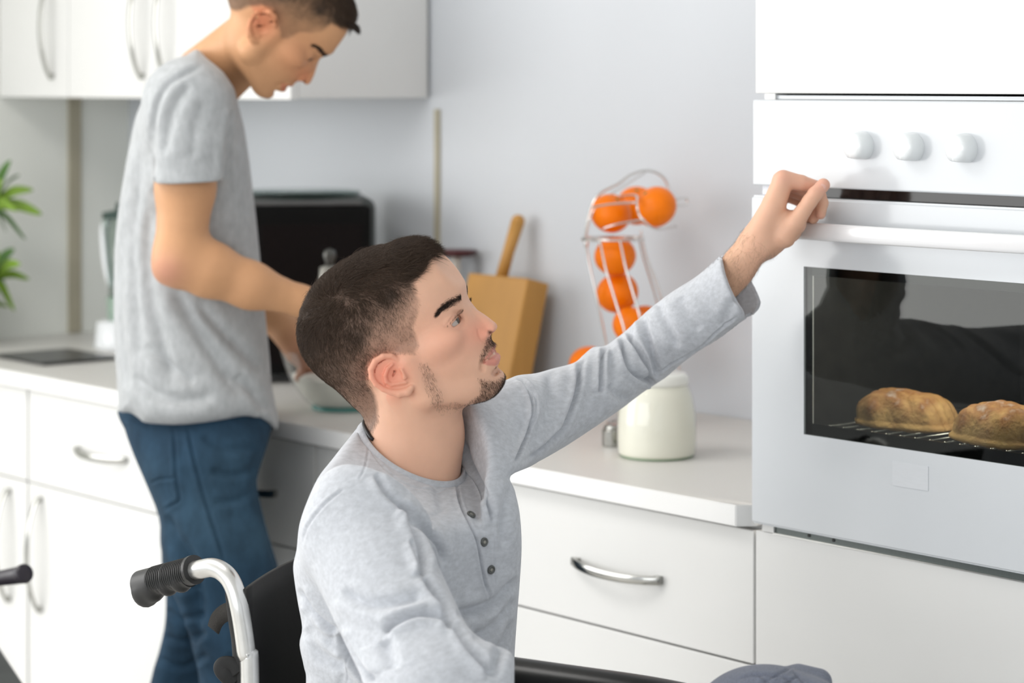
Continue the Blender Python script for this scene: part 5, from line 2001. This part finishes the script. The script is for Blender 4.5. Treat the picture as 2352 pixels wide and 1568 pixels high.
# buttons on the placket
M_btn = mat('grey_button', (.10, .105, .10), .3, noise=(50, .1, (1, 1, 1), 2))
M_btn2 = mat('button_eye', (.35, .34, .30), .4, noise=(50, .1, (1, 1, 1), 2))
for bx, by in ((1081, 1184), (1110, 1244), (1126, 1307)):
    p = pt(bx, by, 2.70)
    for _ in range(1):
        P = np.array([p + (p / np.linalg.norm(p)) * t for t in np.linspace(0, .25, 500)])
        v = shirt(P); i = int(np.argmax(v < 0))
        p = P[i]
    n3 = grad(shirt, p[None].astype(f32), .004)[0]; n3 /= np.linalg.norm(n3)
    nk = Vector(c2k(n3 + k2c((0, 0, 0)) * 0 + 0) if False else tuple(c2k(p + n3) - c2k(p)))
    bm = bmesh.new(); lathe(bm, [(0, .0012), (.0026, .0012), (.0034, .0024), (.0046, .0024), (.0053, .0014), (.0053, 0), (0, 0)], 24)
    Mx = Matrix.Translation(Vector(c2k(p)) + nk * .0012) @ nk.to_track_quat('Z', 'Y').to_matrix().to_4x4()
    bmesh.ops.transform(bm, matrix=Mx, verts=bm.verts)
    bo_ = obj('button', bm, M_btn, SM, smooth=True, world=True)
    bm = bmesh.new(); lathe(bm, [(0, .0016), (.0022, .0016), (.0022, .0010), (0, .0010)], 12)
    bmesh.ops.transform(bm, matrix=Mx, verts=bm.verts)
    obj('button_eye', bm, M_btn2, bo_, smooth=True, world=True)
# dark cord necklace at the nape
bm = bmesh.new()
npts = []
for t in np.linspace(0, 2 * math.pi, 80, endpoint=False):
    p = RINGC + rA * math.cos(t) * 1.02 + rB * math.sin(t) * 1.0 + RINGN * .006
    npts.append(p)
npts = snap(body1, np.array(npts), 6)
N_c = grad(body1, npts.astype(f32)); N_c /= np.linalg.norm(N_c, axis=1, keepdims=True)
npts = npts + N_c * .0015
msk = [i for i in range(80) if math.cos(2 * math.pi * i / 80) < -.55]
tube(bm, [c2k(npts[i]) for i in msk], .0022, 8)
obj('cord_necklace', bm, M_blackm, SM, smooth=True, world=True)['label'] = 'dark cord just visible at the nape'

# ---- trousers (below the picture edge) so that the figure sits in the chair
hipc = pt(925, 1560, 2.90); hipc[2] = .57 - CAM[2]
fw = np.array([.857, -.51, 0]); la = np.array([.51, .857, 0])


def jeans1(P):
    P = P.astype(f32)
    f = ell(P, hipc + np.array([0, 0, .03]), (.15, .18, .13), RW)
    for s in (-1, 1):
        h = hipc + la * .09 * s; k = hipc + fw * .44 + la * .12 * s + np.array([0, 0, .04]); a = k + fw * .12 + np.array([0, 0, -.42])
        f = smin(f, chain(P, [h, k, a], [.085, .068, .05], .03), .04)
    return f


Vj, Qj = build(jeans1, (-.42, 2.25, -1.45), (.62, 3.3, -.72), .012, 1)
fast_mesh('trousers', Vj, Qj, M_denim, SM, np.tile([.04, .05, .08], (len(Vj), 1)))
for s in (-1, 1):
    a = hipc + fw * .56 + la * .12 * s; a[2] = .12 - CAM[2]
    bm = bmesh.new()
    P = [c2k(a - fw * .05), c2k(a + fw * .03 + np.array([0, 0, .0])), c2k(a + fw * .12 + np.array([0, 0, -.02])), c2k(a + fw * .20 + np.array([0, 0, -.025]))]
    tube(bm, spline(P, 5), [.045, .046, .046, .046, .046, .046, .045, .045, .044, .044, .043, .042, .04, .037, .032, .02], 16, sy=.9)
    obj('shoe', bm, M_blackm, SM, smooth=True, world=True)

# ================================================================ oven mitt on the man's near hand
def mitt(P):
    P = P.astype(f32)
    f = ell(P, pt(1790, 1622, 2.64), (.062, .05, .040), np.stack([A(.97, 0, -.1), A(0, 1, 0), A(.1, 0, .97)]))
    f = smin(f, ell(P, pt(1720, 1640, 2.64), (.06, .05, .042)), .03)
    f = smin(f, cap(P, pt(1835, 1560, 2.66), pt(1880, 1566, 2.66), .017, .015), .008)
    f = smin(f, cap(P, pt(1880, 1630, 2.62), pt(1940, 1660, 2.60), .028, .022), .02)
    return f


Vm, Qm = build(mitt, (.18, 2.5, -.80), (.42, 2.8, -.58), .004, 1)
Nm = normals(Vm, Qm)
ql = [([(1690, 1560), (1740, 1550), (1800, 1556), (1830, 1580), (1850, 1620)], 3.5, -.0028), ([(1740, 1575), (1790, 1548), (1822, 1530)], 3.5, -.0024), ([(1770, 1600), (1810, 1566), (1840, 1552)], 3, -.0024), ([(1720, 1545), (1760, 1562), (1800, 1600)], 3, -.002), ([(1845, 1560), (1880, 1580), (1900, 1620)], 3, -.002), ([(1825, 1545), (1838, 1560), (1850, 1575)], 3, -.003)]
Vm = stroke(Vm, Nm, ql)
tag(fast_mesh('oven_mitt', Vm, Qm, mat('chambray_quilt', (.155, .17, .215), .9, sheen=.2, noise=(1300, .45, (1, 1, 1), 2), bump=(1300, .4, .0008))), 'quilted blue-grey oven mitt at the bottom edge, on the seated man\'s hand', 'mitt')

# ================================================================ wheelchair
WC = empty('wheelchair', W(700, 1568, 2.95), 0, 'wheelchair with brushed metal frame and black grips carrying the seated man', 'wheelchair')
WC.location.z = 0
M_tube = mat('satin_aluminium', (.70, .70, .68), .28, metal=.92, noise=(60, .03, (1, 1, 1), 2))
M_sling = mat('black_nylon', (.006, .006, .006), .65, noise=(200, .2, (1, 1, 1), 2), bump=(900, .1, .0003))
M_rub = mat('grip_rubber', (.022, .022, .022), .38, noise=(30, .1, (1, 1, 1), 2), bump=(300, .05, .0004))
YN = 2.83
post = [(575, 1800, YN), (574, 1568, YN), (566, 1500, YN), (558, 1440, YN), (550, 1395, YN), (541, 1358, YN + .004), (527, 1328, YN + .010), (508, 1310, YN + .018), (487, 1303, YN + .026), (465, 1306, YN + .034), (445, 1310, YN + .042), (400, 1320, YN + .058)]
off = la * .42
PN = np.array([pt(*p) for p in post]); PN[0, 2] = .45 - CAM[2]
for k, o3 in enumerate((np.zeros(3), off)):
    bm = bmesh.new(); tube(bm, c2k(spline(PN + o3, 8)), .0112, 20)
    obj('push_tube', bm, M_tube, WC, smooth=True, world=True)
    # grip with ribs and finger bumps
    a, b = pt(448, 1309, YN + .041) + o3, pt(318, 1343, YN + .108) + o3
    bm = bmesh.new()
    ax = (b - a); Lg = np.linalg.norm(ax); ax /= Lg
    dn = np.array([0, 0, -1.0]); dn -= ax * (dn @ ax); dn /= np.linalg.norm(dn)
    sd = np.cross(ax, dn)
    rings = []
    ns = 150
    for i in range(ns + 1):
        t = i / ns
        r = .0168
        if .03 < t < .70: r += .0007 * (1 if math.sin(2 * math.pi * t * 30) > 0 else -1)
        if t <= .05: r = .0182
        if t > .95: r *= math.sqrt(max(1 - ((t - .95) / .052) ** 2, .03))
        ring = []
        for q in range(28):
            an = 2 * math.pi * q / 28
            c_, s_ = math.cos(an), math.sin(an)
            low = max(c_, 0) ** 1.5
            bump = .0055 * (.5 + .5 * math.cos(2 * math.pi * (t * 4.3 - .12))) * (1 if .1 < t < .95 else 0)
            flare = .011 * math.exp(-((t - .86) / .10) ** 2)
            rr = (.0168 if low > .3 and t <= .95 else r) + low * (bump + flare) * (1 if t < .95 else .6)
            ring.append(bm.verts.new(c2k(a + ax * (Lg * t) + dn * (rr * c_) + sd * (rr * s_))))
        rings.append(ring)
    for A1, B1 in zip(rings[:-1], rings[1:]):
        for q in range(28): bm.faces.new((A1[q], A1[(q + 1) % 28], B1[(q + 1) % 28], B1[q]))
    bm.faces.new(rings[0][::-1]); bm.faces.new(rings[-1])
    auto_smooth(obj('hand_grip', bm, M_rub, WC, world=True), 40)
# sling back
bm = bmesh.new()
top = [pt(566, 1352, YN), pt(600, 1341, YN + .05), pt(640, 1330, YN + .11), pt(700, 1316, YN + .19)]
nz = 14
n_b = 24
gridb = []
for j in range(nz + 1):
    row = []
    for i in range(n_b + 1):
        t = i / n_b
        p = PN[3] + off * t
        p = p - fw * (.045 * math.sin(math.pi * t)) - fw * .0
        ztop = pt(566, 1352, YN)[2] + .004 * math.sin(math.pi * t)
        z = ztop + (-.98 - ztop) * j / nz
        xo = (PN[3] - PN[3]) * 0
        row.append(c2k(np.array([p[0] + .006 * j / nz, p[1], z])))
    gridb.append(row)
vg = [[bm.verts.new(c) for c in r] for r in gridb]
for j in range(nz):
    for i in range(n_b):
        bm.faces.new((vg[j][i], vg[j][i + 1], vg[j + 1][i + 1], vg[j + 1][i]))
sl = obj('sling_back', bm, M_sling, WC, smooth=True, world=True)
md = sl.modifiers.new('t', 'SOLIDIFY'); md.thickness = .006
# sleeve of cloth around the posts
for k, o3 in enumerate((np.zeros(3), off)):
    bm = bmesh.new()
    q = spline(np.array([pt(528, 1362, YN + .012), pt(536, 1430, YN + .012), pt(545, 1500, YN + .012), pt(552, 1700, YN + .012)]) + o3, 6)
    tube(bm, c2k(q), .0085, 12, sy=.5)
    obj('sleeve_edge', bm, M_sling, WC, smooth=True, world=True)
# webbing strap hanging behind the post
bm = bmesh.new()
S_ = spline(np.array([pt(548, 1378, YN + .014), pt(522, 1382, YN + .03), pt(498, 1392, YN + .045), pt(480, 1410, YN + .055), pt(470, 1434, YN + .06)]), 6)
pr = None
for i, p in enumerate(S_):
    t = i / (len(S_) - 1)
    w0 = .0125 * (1 - .35 * t)
    up_ = np.array([.35 + .5 * t, 0, -1 + .4 * t]); up_ /= np.linalg.norm(up_)
    c_ = p + up_ * .012
    r_ = [bm.verts.new(c2k(c_ - up_ * w0 + np.array([0, .004 * t, 0]))), bm.verts.new(c2k(c_ + up_ * w0))]
    if pr: bm.faces.new((pr[0], pr[1], r_[1], r_[0]))
    pr = r_
sp = obj('strap', bm, mat('webbing', (.03, .027, .024), .8, noise=(1500, .6, (1, 1, 1), 2), bump=(1500, .6, .001)), WC, smooth=True, world=True)
md = sp.modifiers.new('t', 'SOLIDIFY'); md.thickness = .0018
# strap loop lower down
bm = bmesh.new()
q = [pt(540, 1568, YN + .01), pt(520, 1550, YN + .01), pt(509, 1535, YN + .012), pt(515, 1526, YN + .012), pt(535, 1528, YN + .01), pt(548, 1545, YN + .008)]
tube(bm, c2k(spline(np.array(q), 6)), .010, 12, sy=.35)
obj('strap_loop', bm, M_sling, WC, smooth=True, world=True)
# armrests
for k, s in enumerate((-1, 1)):
    c0 = np.array([-.113, 2.93, 0]) * 0 + (PN[3] + off * (.5 + s * .53))
    c0[2] = pt(1180, 1540, 3.03)[2] - .034
    bm = bmesh.new()
    a = c0 + fw * .10; b = c0 + fw * .385
    pts_ = [a, a + (b - a) * .3, a + (b - a) * .7, a + (b - a) * .93, b]
    pts_[-1] = pts_[-1] - np.array([0, 0, .008]); pts_[-2] = pts_[-2] - np.array([0, 0, .003])
    tube(bm, c2k(spline(np.array(pts_), 6)), [.024] * 20 + [.023, .021, .018, .014, .008][:5], 16, up=(0, 0, 1), sy=1.1)
    obj('arm_pad', bm, mat('arm_pad_vinyl', (.012, .012, .012), .33, noise=(60, .1, (1, 1, 1), 2)), WC, smooth=True, world=True)
    bm = bmesh.new()
    fr_pts = [c0 + fw * .06 + A(0, 0, -.02), c0 + fw * .06 + A(0, 0, -.30)]
    tube(bm, c2k(np.array(fr_pts)), .010, 12)
    tube(bm, c2k(np.array([c0 + fw * .36 + A(0, 0, -.02), c0 + fw * .38 + A(0, 0, -.30)])), .010, 12)
    obj('arm_frame', bm, M_tube, WC, smooth=True, world=True)
    # big wheel
    wc_ = PN[3] + off * (.5 + s * .64) + fw * .06; wc_[2] = .30 - CAM[2]
    def circ(r): return c2k(np.array([wc_ + fw * (r * math.cos(t)) + A(0, 0, r * math.sin(t)) for t in np.linspace(0, 2 * math.pi, 64, endpoint=False)]))
    bm = bmesh.new(); tube(bm, circ(.285), .015, 10, True); wh = obj('wheel', bm, M_blackm, WC, smooth=True, world=True)
    bm = bmesh.new(); tube(bm, circ(.268), .008, 8, True); obj('rim', bm, M_tube, wh, smooth=True, world=True)
    for i in range(12):
        t = 2 * math.pi * i / 12
        bm = bmesh.new(); tube(bm, c2k(np.array([wc_, wc_ + fw * (.268 * math.cos(t)) + A(0, 0, .268 * math.sin(t))])), .0015, 6); obj('spoke', bm, M_tube, wh, smooth=True, world=True)
    bm = bmesh.new(); tube(bm, c2k(np.array([wc_ - la * .03, wc_ + la * .03])), .02, 16); obj('hub', bm, M_tube, wh, smooth=True, world=True)
    cc = PN[3] + off * (.5 + s * .5) + fw * .50; cc[2] = .08 - CAM[2]
    bm = bmesh.new(); tube(bm, c2k(np.array([cc - la * .012, cc + la * .012])), .078, 28); obj('caster', bm, M_blackm, WC, smooth=False, world=True)
    bm = bmesh.new(); tube(bm, c2k(np.array([cc + A(0, 0, .40), cc + A(0, 0, .08), cc + la * .0])), .011, 10); obj('front_post', bm, M_tube, WC, smooth=True, world=True)
    fp = cc + fw * .16; fp[2] = .075 - CAM[2]
    bm = bmesh.new(); box(bm, -.07, .07, -.06, .06, -.006, .006, .004, 2, Matrix.Translation(c2k(fp - la * .10 * s)) @ Matrix.Rotation(GAM - .54, 4, 'Z')); obj('footplate', bm, M_blackm, WC, world=True)
sc3 = PN[3] + off * .5 + fw * .25; sc3[2] = .44 - CAM[2]
bm = bmesh.new(); box(bm, -.23, .23, -.215, .215, -.03, .02, .015, 3, Matrix.Translation(c2k(sc3)) @ Matrix.Rotation(GAM - .537, 4, 'Z'))
obj('seat', bm, M_sling, WC, world=True)
# ================================================================ the standing man
rng2 = np.random.default_rng(23)
ST = empty('person', W(440, 1800, 4.15), 0, 'standing man in grey T-shirt and jeans looking down at the bowl', 'person')
ST.location.z = 0
f2v = np.array([.98, .2, 0]); f2v /= np.linalg.norm(f2v)
l2v = np.array([-f2v[1], f2v[0], 0])
R2 = np.stack([f2v, l2v, A(0, 0, 1)])
SILT = [(452, 113), (425, 128), (395, 152), (362, 180), (337, 215), (314, 262), (300, 320), (285, 400), (272, 480), (262, 560), (258, 640), (257, 720), (260, 800), (266, 860), (270, 910), (274, 944), (300, 948), (318, 960), (332, 970), (370, 974), (420, 975), (500, 967), (556, 957), (585, 957), (600, 965), (618, 977), (638, 988),
        (641, 960), (632, 925), (624, 880), (620, 820), (612, 740), (604, 660), (597, 590), (588, 500), (580, 430), (570, 350), (560, 290), (548, 245), (538, 206), (520, 186), (496, 158), (472, 130)]
SILJ = [(276, 930), (286, 985), (306, 1042), (335, 1110), (364, 1185), (370, 1250), (372, 1300), (380, 1335), (381, 1400), (377, 1445), (364, 1500), (345, 1568), (300, 1800), (300, 2300), (760, 2300), (740, 1800), (665, 1420), (645, 1320), (626, 1260), (610, 1205), (597, 1150), (590, 1105), (602, 1060), (622, 1000), (640, 930), (450, 900)]
n2a, n2b = pt(604, 72, 4.02), pt(478, 182, 4.13)
shn2, shf2 = pt(432, 240, 3.965), pt(440, 240, 4.33)
eln2, wrn2 = pt(414, 592, 3.93), pt(694, 692, 3.98)
elf2, wrf2 = pt(545, 640, 4.42), pt(668, 770, 4.37)


def torso2(P, g):
    f = ell(P, pt(432, 360, 4.15), (.135 + g, .195 + g, .24 + g), R2)
    f = smin(f, ell(P, pt(440, 640, 4.15), (.135 + g, .175 + g, .26 + g), R2), .05)
    f = smin(f, ell(P, pt(450, 900, 4.15), (.140 + g, .180 + g, .20 + g), R2), .05)
    f = smin(f, cap(P, shn2, shf2, .070 + g), .05)
    f = smin(f, cap(P, pt(490, 175, 4.14), pt(440, 225, 4.02), .055 + g, .065 + g), .04)
    return f


def body2(P):
    P = P.astype(f32)
    f = head_world(P, H2, .19)
    nk = cap(P, n2a, n2b, .051, .060)
    f = smin(f, nk, .016)
    t = torso2(P, -.03)
    t = np.maximum(t, outline(P, SILT, 1) + .02)
    f = smin(f, t, .015)
    a = chain(P, [shn2, pt(426, 430, 3.94), eln2], [.046, .046, .040], .02)
    a = smin(a, chain(P, [eln2, pt(480, 618, 3.94), pt(575, 655, 3.955), wrn2], [.042, .043, .036, .024], .02), .022)
    a = smin(a, cap(P, pt(384, 622, 3.93), pt(404, 628, 3.93), .018), .02)
    # near hand reaching over the bowl rim
    a = smin(a, chain(P, [wrn2, pt(730, 712, 4.03), pt(768, 742, 4.10)], [.024, .030, .030], .01), .015)
    for i in range(4):
        a = smin(a, chain(P, [pt(766, 735, 4.07 + i * .022), pt(806, 760 - i * 2, 4.12 + i * .022), pt(822, 800, 4.17 + i * .022), pt(818, 830, 4.20 + i * .02)], [.0105, .010, .009, .0075], .004), .005)
    a = smin(a, chain(P, [pt(730, 720, 4.02), pt(752, 770, 4.06), pt(776, 800, 4.12)], [.015, .012, .009], .004), .006)
    f = smin(f, a, .015)
    b = chain(P, [shf2, pt(480, 430, 4.37), elf2, wrf2], [.050, .048, .042, .026], .02)
    b = smin(b, chain(P, [wrf2, pt(694, 796, 4.37), pt(716, 815, 4.375)], [.026, .033, .030], .01), .015)
    tips = [((700, 840), (686, 868)), ((722, 852), (716, 878)), ((742, 850), (752, 880)), ((756, 838), (776, 866))]
    for i, (m_, e_) in enumerate(tips):
        b = smin(b, chain(P, [pt(702 + 14 * i, 818 - 2 * i, 4.375), pt(*m_, 4.372), pt(*e_, 4.365)], [.0115, .0100, .0075], .004), .005)
    b = smin(b, chain(P, [pt(690, 790, 4.35), pt(720, 800, 4.33), pt(748, 822, 4.33)], [.014, .012, .009], .004), .006)
    f = smin(f, b, .015)
    return f


Vb, Qb = build(body2, (-.90, 3.75, -.62), (-.18, 4.55, .20), .0056, 1)
Nb = normals(Vb, Qb)
base2 = (.56, .30, .155)
c2_ = skin_colors(H2, Vb, base2, (.05, .034, .024), stub=.25)
bx_, by_ = proj(Vb)
w = .55 * g2(bx_, by_, 380, 625, 42) + .6 * g2(bx_, by_, 712, 840, 70) * (Vb[:, 1] > 4.2)
c2_ = c2_ * (1 - w[:, None]) + np.array([.60, .27, .21])[None] * w[:, None]
fast_mesh('body', Vb, Qb, M_skin2, ST, c2_)
gz2 = FV @ H2.M * 1.0 + np.array([0, -.15, -.25])
for sd in (1, -1):
    eyeball(H2, ST, sd, gz2)
head_hair(H2, Vb, Qb, Nb, ST, 24000, rng2, dark=1.1, lmul=.8, rad=.0003)
brow_strands(H2, body2, Vb, ST, 'eyebrow', [(1013, 724, 104), (1024, 708, 92), (1040, 696, 66), (1062, 684, 30)], [1.5, 5, 7, 6], 12, bdir, 1200, rng2, rad=.0003, lift=.2)
# fringe hair falling over the forehead
nf = 2500
tq = rng2.random(nf)
qf = np.stack([np.full(nf, 0.), np.full(nf, 0.), rng2.uniform(-70, 70, nf)], -1)
for i in range(nf):
    b_ = qf[i, 2]
    h_ = hp(985 + 14 * tq[i] - 10 * abs(b_) / 70, 590 - 20 * tq[i], 0)
    qf[i, :2] = h_[:2]
Wf = snap(body2, H2.world(qf).astype(f32), 4)
Gf = grad(body2, Wf); Gf /= np.maximum(np.linalg.norm(Gf, axis=1, keepdims=True), 1e-6)
df = np.tile((FV * .9 + UV * .1) @ H2.M, (nf, 1)) + rng2.normal(0, .10, (nf, 3))
strands('fringe', Wf, df + Gf * .5, np.full(nf, 26 * H2.sc) * rng2.uniform(.6, 1.1, nf), M_hair, ST, .0003, np.tile((-UV * .25) @ H2.M, (nf, 1)), 4, np.tile([.030, .019, .014], (nf, 1)))


def tee(P):
    P = P.astype(f32)
    f = torso2(P, .012)
    hem = ell(P, pt(452, 940, 4.15), (.155, .195, .13), R2)
    f = smin(f, hem, .03)
    slv = chain(P, [shn2, pt(433, 330, 3.945), pt(436, 470, 3.93)], [.076, .068, .066], .02)
    cutp = pt(436, 419, 3.93); nn = np.array([.07, 0, -1.0]); nn /= np.linalg.norm(nn)
    cc = (P - cutp.astype(f32)) @ nn.astype(f32)
    slv = smax(slv, cc, .003)
    slv = smax(slv, -smax(chain(P, [pt(432, 330, 3.945), pt(436, 470, 3.93)], [.048, .0545], .01), -(cc + .05), .004), .003)
    slv2 = chain(P, [shf2, pt(462, 410, 4.36)], [.072, .062], .02)
    # the outline is the torso's; the near sleeve keeps its own
    f = smax(f, outline(P, SILT, 3), .03)
    slv2 = smax(slv2, outline(P, SILT, 1), .02)
    f = smin(f, slv2, .02)
    slv = smax(slv, outline(P, [(300, 150), (400, 120), (520, 160), (535, 250), (524, 320), (519, 380), (516, 440), (440, 440), (352, 430), (353, 380), (352, 300), (330, 240)], 2), .02)
    f = smin(f, slv, .022)
    f = smax(f, -cap(P, n2a, n2b - (n2b - n2a) * .18, .058, .066), .006)
    return f


Vt, Qt = build(tee, (-.95, 3.75, -.68), (-.28, 4.55, .12), .0078, 1)
Vt, Qt = subdiv(Vt, Qt)
Vt = np.asarray(snap(tee, Vt, 1), float)
Nt = normals(Vt, Qt)
TF = [
    ([(470, 150), (425, 170), (382, 201), (360, 249), (354, 305), (353, 360)], 7, -.006),
    ([(536, 250), (530, 290), (520, 350), (518, 420)], 7, -.007),
    ([(440, 190), (405, 240), (385, 300), (375, 360)], 12, -.005),
    ([(470, 230), (450, 290), (440, 370)], 14, -.003),
    ([(318, 330), (312, 450), (306, 560), (312, 700), (330, 840)], 14, -.008),
    ([(345, 470), (338, 560), (345, 680), (375, 800), (400, 900)], 15, -.008),
    ([(290, 500), (280, 640), (284, 780), (296, 900)], 12, -.006),
    ([(395, 660), (430, 720), (480, 800), (520, 860), (560, 920)], 16, -.009),
    ([(450, 690), (500, 750), (560, 810), (600, 850)], 14, -.007),
    ([(500, 560), (545, 610), (590, 650)], 14, -.005),
    ([(540, 860), (580, 900), (615, 950)], 12, -.009),
    ([(300, 860), (350, 900), (420, 920), (500, 905)], 14, -.007),
    ([(330, 790), (390, 840), (450, 880)], 12, -.006),
    ([(548, 300), (556, 400), (565, 500)], 14, -.003),
]
Vt = stroke(Vt, Nt, TF)
fast_mesh('t_shirt', Vt, Qt, M_knit2, ST)['label'] = 'grey short-sleeved T-shirt'


def jeans2(P):
    P = P.astype(f32)
    f = ell(P, pt(448, 1010, 4.15), (.145, .175, .16), R2)
    f = smin(f, ell(P, pt(370, 1040, 4.15), (.10, .15, .11), R2), .04)
    g = chain(P, [pt(490, 1080, 4.06), pt(510, 1250, 4.03), pt(560, 1430, 4.0), pt(575, 1900, 4.06), pt(570, 2080, 4.06)], [.125, .105, .080, .068, .062], .04)
    h = chain(P, [pt(435, 1080, 4.25), pt(440, 1400, 4.28), pt(410, 1560, 4.30), pt(370, 1900, 4.30), pt(370, 2060, 4.30)], [.12, .085, .078, .066, .062], .04)
    f = smin(f, g, .03)
    f = smin(f, h, .012)
    f = smax(f, outline(P, SILJ, 3), .03)
    return f


Vj, Qj = build(jeans2, (-.90, 3.8, -1.46), (-.26, 4.5, -.45), .011, 1)
Vj, Qj = subdiv(Vj, Qj)
Vj = np.asarray(snap(jeans2, Vj, 1), float)
Nj = normals(Vj, Qj)
JF = [([(276, 960), (310, 968), (345, 980)], 3, -.003), ([(398, 975), (402, 1040), (405, 1100), (412, 1145), (395, 1160), (372, 1172)], 3.5, -.0035),
      ([(345, 1110), (370, 1100), (405, 1098)], 3.5, -.003),
      ([(430, 975), (445, 1050), (466, 1130), (492, 1210), (520, 1300)], 4, -.004),
      ([(460, 1000), (520, 1030), (590, 1030)], 9, -.004), ([(480, 1080), (540, 1090), (592, 1070)], 9, -.005), ([(490, 1150), (540, 1150), (590, 1120)], 9, -.004),
      ([(380, 1180), (400, 1230), (440, 1290), (455, 1400), (440, 1500)], 14, -.012),
      ([(380, 1340), (420, 1350), (460, 1345)], 8, -.005), ([(380, 1400), (420, 1420), (470, 1410)], 8, -.006), ([(375, 1460), (420, 1470), (480, 1450)], 8, -.006),
      ([(360, 1510), (420, 1530), (480, 1500)], 8, -.006), ([(520, 1500), (560, 1520), (600, 1500)], 9, -.004)]
Vj = stroke(Vj, Nj, JF)
jx, jy = proj(Vj)
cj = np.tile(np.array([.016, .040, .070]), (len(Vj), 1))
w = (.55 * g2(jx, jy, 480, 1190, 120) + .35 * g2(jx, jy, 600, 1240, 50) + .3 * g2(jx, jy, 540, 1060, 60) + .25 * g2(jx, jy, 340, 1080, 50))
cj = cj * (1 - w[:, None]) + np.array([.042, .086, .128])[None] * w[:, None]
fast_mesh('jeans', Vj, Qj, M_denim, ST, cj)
for (x, Yd) in ((590, 4.04), (385, 4.30)):
    a = pt(x, 2150, Yd); a[2] = .05 - CAM[2]
    bm = bmesh.new()
    P = [c2k(a - f2v * .09), c2k(a - f2v * .03), c2k(a + f2v * .07 + A(0, 0, -.004)), c2k(a + f2v * .17 + A(0, 0, -.014))]
    q = spline(P, 5)
    tube(bm, q, list(np.interp(np.linspace(0, 1, len(q)), [0, .1, .4, .8, .95, 1], [.03, .045, .048, .040, .034, .018])), 16)
    obj('shoe', bm, M_blackm, ST, smooth=True, world=True)
